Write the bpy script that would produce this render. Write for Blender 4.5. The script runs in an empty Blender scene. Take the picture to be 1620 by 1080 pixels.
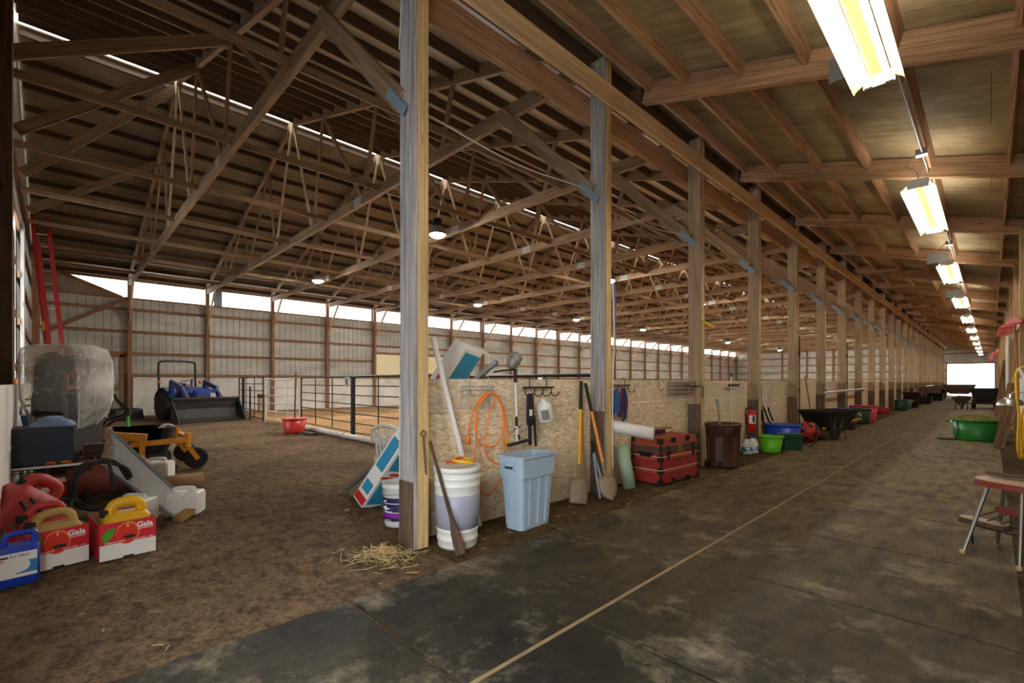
import bpy, bmesh, math, random
from mathutils import Vector, Matrix, Euler
random.seed(7)
scn = bpy.context.scene
COL = scn.collection
R = math.radians

# ------------------------------------------------------------------ camera, sky, exposure
cam = bpy.data.cameras.new('camera')
camo = bpy.data.objects.new('camera', cam)
COL.objects.link(camo)
scn.camera = camo
cam.sensor_width = 36.0
cam.sensor_fit = 'HORIZONTAL'
cam.lens = 36.0 * 740 / 1620
cam.shift_y = 64 / 1620
cam.clip_start = 0.05
cam.clip_end = 500
camo.location = (0, 0, 1.245)
camo.rotation_euler = (R(90), 0, R(45.69))

world = bpy.data.worlds.new('world')
scn.world = world
world.use_nodes = True
wn = world.node_tree.nodes['Background']
wn.inputs['Color'].default_value = (0.95, 0.98, 1.0, 1)
wn.inputs['Strength'].default_value = 3.4
vs = scn.view_settings
vs.view_transform = 'Standard'
vs.look = 'None'
vs.gamma = 1.0
vs.use_curve_mapping = False
vs.exposure = 1.0
TUBE = 24.0      # fluorescent tubes over the aisle
BAY = 520.0       # hanging bay lamps over the arena

def portal(name, loc, rot, sx, sy):
    l = bpy.data.lights.new(name, 'AREA')
    l.shape = 'RECTANGLE'
    l.size, l.size_y = sx, sy
    l.cycles.is_portal = True
    o = bpy.data.objects.new(name, l)
    COL.objects.link(o)
    o.location = loc
    o.rotation_euler = rot
portal('eave_portal', (-22.3, 30, 4.66), (0, R(-90), 0), 0.62, 61)
portal('front_portal', (-0.85, -0.6, 1.45), (R(90), 0, 0), 2.5, 2.9)
portal('back_portal', (-1.3, 60.7, 1.5), (R(-90), 0, 0), 3.1, 3.0)

# ------------------------------------------------------------------ materials
MATS = {}
def nodemat(name):
    m = bpy.data.materials.new(name)
    m.use_nodes = True
    MATS[name] = m
    nt = m.node_tree
    return m, nt, nt.nodes['Principled BSDF']
def rgb(h):
    h = h.lstrip('#')
    out = []
    for i in (0, 2, 4):
        c = int(h[i:i + 2], 16) / 255
        out.append(c / 12.92 if c <= 0.04045 else ((c + 0.055) / 1.055) ** 2.4)
    return tuple(out) + (1,)
def ramp(nt, fac, stops):
    r = nt.nodes.new('ShaderNodeValToRGB')
    el = r.color_ramp.elements
    while len(el) < len(stops):
        el.new(0.5)
    for e, (p, c) in zip(el, stops):
        e.position = p
        e.color = rgb(c) if isinstance(c, str) else c
    nt.links.new(fac, r.inputs['Fac'])
    return r.outputs['Color']
def noise(nt, vec, scale, detail=4, rough=0.55, dist=0.0):
    n = nt.nodes.new('ShaderNodeTexNoise')
    n.inputs['Scale'].default_value = scale
    n.inputs['Detail'].default_value = detail
    n.inputs['Roughness'].default_value = rough
    n.inputs['Distortion'].default_value = dist
    if vec is not None:
        nt.links.new(vec, n.inputs['Vector'])
    return n.outputs['Fac']
def coords(nt, kind, sc=(1, 1, 1)):
    t = nt.nodes.new('ShaderNodeTexCoord')
    mp = nt.nodes.new('ShaderNodeMapping')
    mp.inputs['Scale'].default_value = sc
    nt.links.new(t.outputs[kind], mp.inputs['Vector'])
    return mp.outputs['Vector']
def mix(nt, fac, a, b, mode='MIX'):
    m = nt.nodes.new('ShaderNodeMix')
    m.data_type = 'RGBA'
    m.blend_type = mode
    for sock, v in ((m.inputs[0], fac), (m.inputs[6], a), (m.inputs[7], b)):
        if isinstance(v, (int, float)):
            sock.default_value = v
        elif isinstance(v, tuple):
            sock.default_value = v
        elif isinstance(v, str):
            sock.default_value = rgb(v)
        else:
            nt.links.new(v, sock)
    return m.outputs[2]
def bump(nt, h, bsdf, strength=0.3, dist=0.01):
    b = nt.nodes.new('ShaderNodeBump')
    b.inputs['Strength'].default_value = strength
    b.inputs['Distance'].default_value = dist
    nt.links.new(h, b.inputs['Height'])
    nt.links.new(b.outputs['Normal'], bsdf.inputs['Normal'])
def wood(name, dark, mid, light, rough=0.85, bs=0.35):
    m, nt, b = nodemat(name)
    oi = nt.nodes.new('ShaderNodeObjectInfo')
    uv = coords(nt, 'UV', (1, 1, 1))
    add = nt.nodes.new('ShaderNodeVectorMath')
    nt.links.new(uv, add.inputs[0])
    sc = nt.nodes.new('ShaderNodeVectorMath')
    sc.operation = 'SCALE'
    sc.inputs[0].default_value = (37, 19, 5)
    nt.links.new(oi.outputs['Random'], sc.inputs['Scale'])
    nt.links.new(sc.outputs[0], add.inputs[1])
    def mp(s):
        q = nt.nodes.new('ShaderNodeMapping')
        q.inputs['Scale'].default_value = s
        nt.links.new(add.outputs[0], q.inputs['Vector'])
        return q.outputs['Vector']
    grain = noise(nt, mp((1.6, 55, 1)), 1.0, 5, 0.65, 0.6)
    big = noise(nt, mp((0.5, 3.0, 1)), 1.0, 3)
    kn = nt.nodes.new('ShaderNodeTexVoronoi')
    kn.inputs['Scale'].default_value = 1.0
    nt.links.new(mp((1.6, 7, 1)), kn.inputs['Vector'])
    c = ramp(nt, grain, [(0.30, dark), (0.5, mid), (0.72, light)])
    c2 = ramp(nt, big, [(0.3, (0.72, 0.70, 0.68, 1)), (0.7, (1.15, 1.12, 1.1, 1))])
    c = mix(nt, 1.0, c, c2, 'MULTIPLY')
    kc = ramp(nt, kn.outputs['Distance'], [(0.03, (0.35, 0.3, 0.28, 1)), (0.11, (1, 1, 1, 1))])
    c = mix(nt, 1.0, c, kc, 'MULTIPLY')
    nt.links.new(c, b.inputs['Base Color'])
    b.inputs['Roughness'].default_value = rough
    bump(nt, grain, b, bs, 0.004)
    return m
def paint(name, col, rough=0.5, metal=0.0, dirt=0.15, dirtcol='#5a4a38', scale=6, spec=None, bs=0.0):
    m, nt, b = nodemat(name)
    v = coords(nt, 'Object')
    n = noise(nt, v, scale, 5, 0.6)
    f = nt.nodes.new('ShaderNodeMath')
    f.operation = 'MULTIPLY_ADD'
    f.use_clamp = True
    nt.links.new(n, f.inputs[0])
    f.inputs[1].default_value = 2.2 * dirt if dirt else 0
    f.inputs[2].default_value = -0.75 * dirt
    c = mix(nt, f.outputs[0], rgb(col), rgb(dirtcol))
    nt.links.new(c, b.inputs['Base Color'])
    b.inputs['Roughness'].default_value = rough
    b.inputs['Metallic'].default_value = metal
    if spec is not None:
        b.inputs['Specular IOR Level'].default_value = spec
    if bs:
        bump(nt, n, b, bs, 0.01)
    return m
def glow(name, col, s):
    m, nt, b = nodemat(name)
    b.inputs['Base Color'].default_value = (0.9, 0.9, 0.9, 1)
    b.inputs['Emission Color'].default_value = col
    b.inputs['Emission Strength'].default_value = s
    return m

wood('timber', '#70523a', '#a9835f', '#c9a47d')
wood('truss_timber', '#5c4936', '#92775b', '#b39878')
wood('post_grey', '#6a6866', '#a3a09e', '#c9c6c3')
wood('purlin_wood', '#35281d', '#523e2d', '#6b543f')
wood('post_brown', '#75644f', '#a18a6e', '#bfa98c')
wood('post_pale', '#a88a58', '#cdae78', '#e2c894')
wood('beam_pale', '#a98a60', '#d6b88b', '#ecd2a8')
wood('girt_wood', '#6a4a33', '#8d6646', '#a67d59')
wood('web_pale', '#94795a', '#c0a581', '#d8c4a2')
wood('wet_wood', '#43352a', '#675443', '#857260')
wood('stall_board', '#4f3a26', '#7d6142', '#a18460')
wood('handle_wood', '#8a6238', '#b08650', '#c79d66')
wood('dark_wood', '#3a2a1f', '#54402f', '#6d5540')

# roof sheathing: stained plywood
m, nt, b = nodemat('roof_sheet')
v = coords(nt, 'Object', (1, 1, 1))
n1 = noise(nt, v, 1.4, 5, 0.6)
n2 = noise(nt, coords(nt, 'Object', (1.2, 14, 1)), 1.0, 4, 0.6)
c = ramp(nt, n1, [(0.3, '#7d6a4b'), (0.55, '#a5926d'), (0.75, '#c2b192')])
c = mix(nt, 0.6, c, ramp(nt, n2, [(0.35, (0.6, 0.58, 0.5, 1)), (0.65, (1.1, 1.1, 1.05, 1))]), 'MULTIPLY')
br = nt.nodes.new('ShaderNodeTexBrick')
nt.links.new(coords(nt, 'Object'), br.inputs['Vector'])
br.inputs['Color1'].default_value = (1, 1, 1, 1)
br.inputs['Color2'].default_value = (0.9, 0.9, 0.88, 1)
br.inputs['Mortar'].default_value = (0.35, 0.3, 0.25, 1)
br.inputs['Scale'].default_value = 1.0
br.inputs['Mortar Size'].default_value = 0.004
br.inputs['Brick Width'].default_value = 2.44
br.inputs['Row Height'].default_value = 1.22
c = mix(nt, 1.0, c, br.outputs['Color'], 'MULTIPLY')
nt.links.new(c, b.inputs['Base Color'])
b.inputs['Roughness'].default_value = 0.8

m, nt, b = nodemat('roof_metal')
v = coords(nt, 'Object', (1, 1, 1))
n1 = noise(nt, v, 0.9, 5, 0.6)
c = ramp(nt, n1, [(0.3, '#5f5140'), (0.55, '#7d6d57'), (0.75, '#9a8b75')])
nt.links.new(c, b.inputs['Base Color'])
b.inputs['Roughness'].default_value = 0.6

m, nt, b = nodemat('roof_metal_lit')  # right slope: eave light put into a paler copy of the roof metal
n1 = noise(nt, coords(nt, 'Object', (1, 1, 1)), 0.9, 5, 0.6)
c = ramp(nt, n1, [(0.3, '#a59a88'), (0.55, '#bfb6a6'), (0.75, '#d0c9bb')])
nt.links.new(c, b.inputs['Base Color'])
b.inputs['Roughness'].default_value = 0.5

m, nt, b = nodemat('steel_siding')
v = coords(nt, 'Object', (0.6, 0.6, 2.5))
n1 = noise(nt, v, 1.0, 4, 0.6)
c = ramp(nt, n1, [(0.3, '#98948a'), (0.6, '#b5b2a8'), (0.8, '#c4c1b8')])
nt.links.new(c, b.inputs['Base Color'])
b.inputs['Roughness'].default_value = 0.5
b.inputs['Metallic'].default_value = 0.15

m, nt, b = nodemat('white_boards')
n1 = noise(nt, coords(nt, 'Object', (1, 1, 1)), 1.1, 6, 0.65)
c = ramp(nt, n1, [(0.3, '#b9b0a2'), (0.55, '#dcd7cd'), (0.8, '#e6e2da')])
nt.links.new(c, b.inputs['Base Color'])
b.inputs['Roughness'].default_value = 0.6

# oriented strand board
m, nt, b = nodemat('strand_board')
v = coords(nt, 'Object')
def strand(scale, ang):
    mp = nt.nodes.new('ShaderNodeMapping')
    mp.inputs['Rotation'].default_value = (ang, 0, 0)
    mp.inputs['Scale'].default_value = (1, 1, 2.6)
    nt.links.new(v, mp.inputs['Vector'])
    vo = nt.nodes.new('ShaderNodeTexVoronoi')
    vo.inputs['Scale'].default_value = scale
    nt.links.new(mp.outputs[0], vo.inputs['Vector'])
    s = nt.nodes.new('ShaderNodeSeparateColor')
    nt.links.new(vo.outputs['Color'], s.inputs[0])
    return s.outputs[0]
a1 = strand(19, 0.5)
a2 = strand(23, 2.1)
c = mix(nt, 0.5, ramp(nt, a1, [(0.0, '#c6a97c'), (0.5, '#e6d5b4'), (1.0, '#f5ead2')]),
        ramp(nt, a2, [(0.0, '#bd9a68'), (0.5, '#e5d3b0'), (1.0, '#f7edd8')]))
big = noise(nt, v, 1.3, 4)
c = mix(nt, 0.55, c, ramp(nt, big, [(0.3, (0.72, 0.72, 0.72, 1)), (0.65, (1.06, 1.04, 1.0, 1))]), 'MULTIPLY')
sx = nt.nodes.new('ShaderNodeSeparateXYZ')
nt.links.new(v, sx.inputs[0])
zz = nt.nodes.new('ShaderNodeMapRange')
nt.links.new(sx.outputs['Z'], zz.inputs[0])
zz.inputs[1].default_value = 0.55
zz.inputs[2].default_value = 0.0
dn = noise(nt, v, 5, 5)
mu = nt.nodes.new('ShaderNodeMath')
mu.operation = 'MULTIPLY'
mu.use_clamp = True
nt.links.new(zz.outputs[0], mu.inputs[0])
nt.links.new(dn, mu.inputs[1])
c = mix(nt, mu.outputs[0], c, '#776048')
ub = nt.nodes.new('ShaderNodeMapRange')
nt.links.new(sx.outputs['Z'], ub.inputs[0])
ub.inputs[1].default_value = 0.984
ub.inputs[2].default_value = 0.99
st = nt.nodes.new('ShaderNodeMath')
st.operation = 'MULTIPLY'
nt.links.new(ub.outputs[0], st.inputs[0])
nt.links.new(ramp(nt, noise(nt, coords(nt, 'Object', (1, .5, 1.2)), 1.1, 4), [(0.45, (0, 0, 0, 1)), (0.62, (0.6, 0.6, 0.6, 1))]), st.inputs[1])
c = mix(nt, st.outputs[0], c, '#b9b3a8')
nt.links.new(c, b.inputs['Base Color'])
b.inputs['Roughness'].default_value = 0.75

# dirt, sand, mats
def soil(name, dark, mid, light, bs):
    m, nt, b = nodemat(name)
    v = coords(nt, 'Object')
    n1 = noise(nt, v, 0.55, 6, 0.62, 0.5)
    n2 = noise(nt, coords(nt, 'Object', (1, 1.3, 1)), 6.5, 9, 0.78, 0.2)
    n3 = noise(nt, v, 55, 3, 0.8)
    n4 = noise(nt, v, 34, 5, 0.8)
    c = ramp(nt, n1, [(0.32, dark), (0.52, mid), (0.72, light)])
    c = mix(nt, 0.9, c, ramp(nt, n2, [(0.38, (0.36, 0.34, 0.32, 1)), (0.50, (0.88, 0.87, 0.85, 1)), (0.66, (1.3, 1.27, 1.22, 1))]), 'MULTIPLY')
    c = mix(nt, 0.8, c, ramp(nt, n4, [(0.38, (0.45, 0.43, 0.41, 1)), (0.6, (1.25, 1.22, 1.18, 1))]), 'MULTIPLY')
    c = mix(nt, ramp(nt, n3, [(0.70, (0, 0, 0, 1)), (0.78, (0.55, 0.55, 0.55, 1))]), c, '#b09874')
    nt.links.new(c, b.inputs['Base Color'])
    b.inputs['Roughness'].default_value = 1.0
    b.inputs['Specular IOR Level'].default_value = 0.1
    h = mix(nt, 0.35, n2, n4)
    bump(nt, h, b, bs, 0.16)
soil('dirt', '#7c6650', '#9d8266', '#b69b7b', 1.0)
soil('arena_sand', '#a5825c', '#c29c70', '#d3b287', 0.7)
soil('dirt_strip', '#574733', '#73603f', '#8c7752', 0.8)
m, nt, b = nodemat('rubber_mat')
v = coords(nt, 'Object')
n1 = noise(nt, v, 0.8, 8, 0.72)
n2 = noise(nt, v, 16, 6, 0.8)
n3 = noise(nt, coords(nt, 'Object', (4, 1.2, 1)), 2.0, 7, 0.76)
n4 = noise(nt, v, 1.7, 8, 0.74)
c = ramp(nt, n1, [(0.30, '#171614'), (0.46, '#282621'), (0.60, '#3f3a2f'), (0.76, '#6d6450')])
c = mix(nt, ramp(nt, n4, [(0.52, (0, 0, 0, 1)), (0.68, (0.75, 0.75, 0.75, 1))]), c, '#8f8672')
c = mix(nt, 0.8, c, ramp(nt, n2, [(0.32, (0.5, 0.5, 0.5, 1)), (0.66, (1.4, 1.37, 1.3, 1))]), 'MULTIPLY')
sx = nt.nodes.new('ShaderNodeSeparateXYZ')
nt.links.new(v, sx.inputs[0])
yy = nt.nodes.new('ShaderNodeMapRange')
nt.links.new(sx.outputs['Y'], yy.inputs[0])
yy.inputs[1].default_value = 1.5
yy.inputs[2].default_value = 7.0
mu = nt.nodes.new('ShaderNodeMath')
mu.operation = 'MULTIPLY'
nt.links.new(yy.outputs[0], mu.inputs[0])
nt.links.new(ramp(nt, n3, [(0.36, (0.1, 0.1, 0.1, 1)), (0.64, (0.95, 0.95, 0.95, 1))]), mu.inputs[1])
c = mix(nt, mu.outputs[0], c, '#83704a')
nt.links.new(c, b.inputs['Base Color'])
b.inputs['Roughness'].default_value = 0.72
b.inputs['Specular IOR Level'].default_value = 0.25
bump(nt, n2, b, 0.3, 0.012)

paint('galvanized', '#9aa0a2', 0.4, 0.75, 0.2, '#6a6a66')
paint('gusset_steel', '#8699a6', 0.5, 0.15, 0.3, '#5d6f7b')
paint('splice_steel', '#a8aaa6', 0.5, 0.15, 0.25, '#6d6a62')
paint('dingy_enamel', '#c3ad78', 0.4, 0, 0.15, '#8f7a4c')
paint('seam_dust', '#94805c', 0.95, 0, 0.5, '#5a4c36', 9)
paint('dark_metal', '#2a2826', 0.5, 0.5, 0.25, '#4c3f31')
paint('black_paint', '#1b1b1c', 0.45, 0.1, 0.15, '#3c3328')
paint('black_rubber', '#181818', 0.8, 0.0, 0.3, '#4a3f33')
paint('white_enamel', '#e8e4d8', 0.35, 0.0, 0.06, '#b9a97c')
paint('lamp_grey', '#8a8580', 0.5, 0.3, 0.2)
paint('snow_ground', '#d8dce0', 0.9, 0.0, 0.1, '#8a8a88', 0.3)
glow('tube_glow', (1.0, 0.965, 0.89, 1), TUBE)
glow('bay_glow', (1.0, 0.97, 0.9, 1), BAY)

# ------------------------------------------------------------------ mesh helpers
class MB:
    def __init__(s, M=None):
        s.v, s.f, s.uv, s.mi, s.sm = [], [], [], [], []
        s.M = M or Matrix()
        s.mat = 0
    def add(s, pts, faces, uvs=None, smooth=False):
        o = len(s.v)
        s.v += [s.M @ Vector(p) for p in pts]
        for i, f in enumerate(faces):
            s.f.append([o + k for k in f])
            if uvs is None:
                P = [Vector(pts[k]) for k in f]
                n = (P[1] - P[0]).cross(P[-1] - P[0])
                ax = max(range(3), key=lambda k: abs(n[k]))
                s.uv.append([(p[(ax + 1) % 3], p[(ax + 2) % 3]) for p in P])
            else:
                s.uv.append(uvs[i])
            s.mi.append(s.mat)
            s.sm.append(smooth)
        return s
    def beam(s, a, b, w, h, up=(0, 0, 1), taper=1.0):
        """rectangular bar from a to b: w across, h along up"""
        a, b = Vector(a), Vector(b)
        d = (b - a)
        L = d.length
        d.normalize()
        up = Vector(up)
        if abs(d.dot(up)) > 0.999:
            up = Vector((0, 1, 0)) if abs(d.y) < 0.9 else Vector((1, 0, 0))
        sd = d.cross(up).normalized()
        u = sd.cross(d).normalized()
        pts = []
        for p, k in ((a, 1.0), (b, taper)):
            for i, j in ((-1, -1), (1, -1), (1, 1), (-1, 1)):
                pts.append(p + sd * (i * w / 2 * k) + u * (j * h / 2 * k))
        fs = [(0, 3, 2, 1), (4, 5, 6, 7), (0, 1, 5, 4), (1, 2, 6, 5), (2, 3, 7, 6), (3, 0, 4, 7)]
        r = random.random() * 3
        uv = [[(0, 0), (0, h), (w, h), (w, 0)]] * 2
        off = r
        for k, wd in enumerate((w, h, w, h)):
            uv.append([(r, off), (r, off + wd), (r + L, off + wd), (r + L, off)])
            off += wd + 0.31
        return s.add(pts, fs, uv)
    def box(s, x0, x1, y0, y1, z0, z1):
        dx, dy, dz = x1 - x0, y1 - y0, z1 - z0
        cx, cy, cz = (x0 + x1) / 2, (y0 + y1) / 2, (z0 + z1) / 2
        if dx >= dy and dx >= dz:
            return s.beam((x0, cy, cz), (x1, cy, cz), dy, dz)
        if dy >= dz:
            return s.beam((cx, y0, cz), (cx, y1, cz), dx, dz)
        return s.beam((cx, cy, z0), (cx, cy, z1), dx, dy, (0, 1, 0))
    def tube(s, pts, r, n=8, closed=False, caps=True):
        pts = [Vector(p) for p in pts]
        N = len(pts)
        rs = r if isinstance(r, (list, tuple)) else [r] * N
        T = []
        for i in range(N):
            if closed:
                t = pts[(i + 1) % N] - pts[i - 1]
            else:
                t = pts[min(i + 1, N - 1)] - pts[max(i - 1, 0)]
            T.append(t.normalized() if t.length > 1e-9 else Vector((0, 0, 1)))
        u = T[0].orthogonal().normalized()
        P, F = [], []
        for i in range(N):
            u = (u - T[i] * u.dot(T[i]))
            u = u.normalized() if u.length > 1e-6 else T[i].orthogonal().normalized()
            w = T[i].cross(u)
            for k in range(n):
                a = 2 * math.pi * k / n
                P.append(pts[i] + (u * math.cos(a) + w * math.sin(a)) * rs[i])
        for i in range(N if closed else N - 1):
            j = (i + 1) % N
            for k in range(n):
                q = (k + 1) % n
                F.append((i * n + k, i * n + q, j * n + q, j * n + k))
        s.add(P, F, smooth=True)
        if caps and not closed:
            s.add(P[:n][::-1], [tuple(range(n))])
            s.add(P[-n:], [tuple(range(n))])
        return s
    def lathe(s, prof, n=24, c=(0, 0, 0), sx=1.0, sy=1.0, smooth=True):
        """surface of revolution about z through c; prof is a list of (radius, z)"""
        P, F = [], []
        for r, z in prof:
            for k in range(n):
                a = 2 * math.pi * k / n
                P.append((c[0] + r * sx * math.cos(a), c[1] + r * sy * math.sin(a), c[2] + z))
        for i in range(len(prof) - 1):
            for k in range(n):
                q = (k + 1) % n
                F.append((i * n + k, i * n + q, (i + 1) * n + q, (i + 1) * n + k))
        s.add(P, F, smooth=smooth)
        for e, rev in ((0, True), (len(prof) - 1, False)):
            if prof[e][0] > 1e-5:
                ring = P[e * n:(e + 1) * n]
                s.add(ring[::-1] if rev else ring, [tuple(range(n))])
        return s
    def prism(s, poly, a, b, axis='z'):
        """polygon extruded from a to b along an axis; poly lies in the other two (x: yz, y: xz, z: xy)"""
        def P(p, t):
            return (t, p[0], p[1]) if axis == 'x' else (p[0], t, p[1]) if axis == 'y' else (p[0], p[1], t)
        n = len(poly)
        pts = [P(p, a) for p in poly] + [P(p, b) for p in poly]
        fs = [tuple(range(n))[::-1], tuple(range(n, 2 * n))]
        fs += [(k, (k + 1) % n, n + (k + 1) % n, n + k) for k in range(n)]
        return s.add(pts, fs)
    def loft(s, rings, caps=True, smooth=True):
        n = len(rings[0])
        P = [p for r in rings for p in r]
        F = []
        for i in range(len(rings) - 1):
            for k in range(n):
                q = (k + 1) % n
                F.append((i * n + k, i * n + q, (i + 1) * n + q, (i + 1) * n + k))
        s.add(P, F, smooth=smooth)
        if caps:
            s.add(rings[0][::-1], [tuple(range(n))])
            s.add(rings[-1], [tuple(range(n))])
        return s
    def ball(s, c, rx, ry=None, rz=None, n=14, m=8):
        ry = ry or rx
        rz = rz or rx
        pr = [(math.sin(math.pi * i / m) , -math.cos(math.pi * i / m)) for i in range(m + 1)]
        P, F = [], []
        for r, z in pr:
            for k in range(n):
                a = 2 * math.pi * k / n
                P.append((c[0] + rx * max(r, 1e-4) * math.cos(a), c[1] + ry * max(r, 1e-4) * math.sin(a), c[2] + rz * z))
        for i in range(m):
            for k in range(n):
                q = (k + 1) % n
                F.append((i * n + k, i * n + q, (i + 1) * n + q, (i + 1) * n + k))
        return s.add(P, F, smooth=True)

def obj(name, mb, mat, parent=None, bevel=0, seg=2, fix=False):
    me = bpy.data.meshes.new(name)
    me.from_pydata([tuple(p) for p in mb.v], [], mb.f)
    for k in (mat if isinstance(mat, (list, tuple)) else [mat]):
        me.materials.append(MATS[k])
    uvl = me.uv_layers.new(name='UVMap')
    flat = [c for f in mb.uv for p in f for c in p]
    uvl.data.foreach_set('uv', flat)
    me.polygons.foreach_set('use_smooth', mb.sm)
    me.polygons.foreach_set('material_index', mb.mi)
    if fix:
        bm = bmesh.new()
        bm.from_mesh(me)
        bmesh.ops.remove_doubles(bm, verts=bm.verts, dist=1e-5)
        bmesh.ops.recalc_face_normals(bm, faces=bm.faces)
        bm.to_mesh(me)
        bm.free()
    me.update()
    o = bpy.data.objects.new(name, me)
    COL.objects.link(o)
    if parent is not None:
        o.parent = parent
    if bevel:
        md = o.modifiers.new('bevel', 'BEVEL')
        md.width = bevel
        md.segments = seg
        md.limit_method = 'ANGLE'
        md.angle_limit = R(40)
        md.harden_normals = False
    return o
def tag(o, label, cat, group=None, kind=None):
    o['label'] = label
    o['category'] = cat
    if group:
        o['group'] = group
    if kind:
        o['kind'] = kind
    return o
def thing(name, label, cat, loc=(0, 0, 0), rz=0.0, group=None, rot=None):
    o = bpy.data.objects.new(name, None)
    o.empty_display_size = 0.1
    COL.objects.link(o)
    o.location = loc
    o.rotation_euler = rot if rot else (0, 0, rz)
    return tag(o, label, cat, group)
def struct(o):
    o['kind'] = 'structure'
    return o
def kids(o):
    return [c for c in bpy.data.objects if c.parent == o]
def dup(src, loc, label, rz=None, group=None):
    r = src.copy()
    COL.objects.link(r)
    r.location = loc
    if rz is not None:
        r.rotation_euler = (0, 0, rz)
    r['label'] = label
    if group:
        r['group'] = group
    for ch in kids(src):
        c = ch.copy()
        COL.objects.link(c)
        c.parent = r
        for g in kids(ch):
            d = g.copy()
            COL.objects.link(d)
            d.parent = c
    return r
ORD = ['first', 'second', 'third', 'fourth', 'fifth', 'sixth', 'seventh', 'eighth', 'ninth', 'tenth', 'eleventh', 'twelfth']
def text(name, s, size, mat, parent, M, depth=0.0008, align='LEFT', shear=0.0):
    """lettering as a mesh lying in the local xy plane of M"""
    cu = bpy.data.curves.new(name, 'FONT')
    cu.body = s
    cu.size = size
    cu.align_x = align
    cu.shear = shear
    cu.extrude = depth
    cu.offset = size * (.028 if size > .03 else .01)
    cu.resolution_u = 3
    to = bpy.data.objects.new(name + '_src', cu)
    COL.objects.link(to)
    dg = bpy.context.evaluated_depsgraph_get()
    me = bpy.data.meshes.new_from_object(to.evaluated_get(dg))
    bpy.data.objects.remove(to)
    bpy.data.curves.remove(cu)
    me.materials.clear()
    me.materials.append(MATS[mat])
    me.transform(M)
    o = bpy.data.objects.new(name, me)
    COL.objects.link(o)
    o.parent = parent
    return o
def smooth_path(pts, n=6, closed=False):
    """Catmull-Rom through pts"""
    P = [Vector(p) for p in pts]
    out = []
    N = len(P)
    for i in range(N if closed else N - 1):
        if closed:
            p0, p1, p2, p3 = P[i - 1], P[i], P[(i + 1) % N], P[(i + 2) % N]
        else:
            p0, p1, p2, p3 = P[max(i - 1, 0)], P[i], P[i + 1], P[min(i + 2, N - 1)]
        for k in range(n):
            t = k / n
            out.append(0.5 * ((2 * p1) + (p2 - p0) * t + (2 * p0 - 5 * p1 + 4 * p2 - p3) * t * t + (3 * p1 - p0 - 3 * p2 + p3) * t ** 3))
    if not closed:
        out.append(P[-1])
    return out
# ------------------------------------------------------------------ the building
YF, YB = -0.49, 60.6          # front gable and far end
XL, XP, XR = -22.2, -2.974, 0.40   # long wall, aisle posts, stall wall
BAYS = 25
D = 2.44
Y0 = 1.95                      # first truss and first post
XRIDGE, ZRIDGE, PITCH = -12.6, 8.06, 0.30
def roofz(x):
    return ZRIDGE - PITCH * abs(x - XRIDGE)
def aislez(x):                 # underside of the aisle roof sheet
    return 4.07 - 0.285 * x

# floors
mb = MB()
nx, ny = 60, 120
P, F = [], []
for j in range(ny + 1):
    for i in range(nx + 1):
        x = XL - 0.3 + (XR + 0.9 - XL) * i / nx
        y = YF - 0.1 + (YB - YF + 0.2) * (j / ny) ** 1.7
        P.append((x, y, -0.012))
for j in range(ny):
    for i in range(nx):
        a = j * (nx + 1) + i
        F.append((a, a + 1, a + nx + 2, a + nx + 1))
mb.add(P, F)
floor = struct(obj('floor', mb, 'dirt'))
mb = MB()
mb.box(XL, -3.2, 5.0, YB, -0.03, -0.002)
struct(obj('floor_arena', mb, 'arena_sand'))
mb = MB()
mb.box(-3.2, -2.56, 2.0, YB, -0.05, -0.006)
mb.box(0.1, 0.45, YF, YB, -0.05, -0.006)
struct(obj('floor_edge', mb, 'dirt_strip'))
mb = MB()
g = 0.011
y = 1.2 - 1.8
while y < YB:
    mb.box(-2.57 + g, -1.5 - g, max(y + g, YF), min(y + 1.8 - g, YB), -0.03, 0.0)
    y += 1.8
y = 1.97 - 2.44
while y < YB:
    mb.box(-1.5 + g, 0.12, max(y + g, YF), min(y + 1.22 - g, YB), -0.03, 0.0)
    y += 1.22
fa = struct(obj('floor_aisle', mb, 'rubber_mat', bevel=0.006))
mb = MB()
mb.box(-1.512, -1.489, YF, YB, -0.02, -0.0015)
obj('seam_debris', mb, 'seam_dust', fa)
mb = MB()
mb.box(-60, 40, YB + 0.3, 160, -0.2, -0.06)
mb.box(-60, 40, -60, YF - 0.3, -0.2, -0.06)
struct(obj('ground', mb, 'snow_ground'))

# ribbed steel sheet along an axis
def ribs(a0, a1, z0, z1, pitch=0.229, d=0.02, axis='y', c=0.0, sgn=1):
    """ribbed sheet; z0/z1 may be functions of the along-axis coordinate"""
    mb = MB()
    pr = []
    a = a0
    while a < a1 - 1e-6:
        for da, off in ((0, 0), (pitch - 0.045, 0), (pitch - 0.033, d), (pitch - 0.012, d)):
            if a + da <= a1:
                pr.append((a + da, off))
        a += pitch
    pr.append((a1, 0))
    f0 = z0 if callable(z0) else (lambda q: z0)
    f1 = z1 if callable(z1) else (lambda q: z1)
    P = []
    for q, off in pr:
        w = c + sgn * off
        for z in (f0(q), f1(q)):
            P.append((w, q, z) if axis == 'y' else (q, w, z))
    F = [(2 * i, 2 * i + 2, 2 * i + 3, 2 * i + 1) for i in range(len(pr) - 1)]
    return mb.add(P, F)

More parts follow.
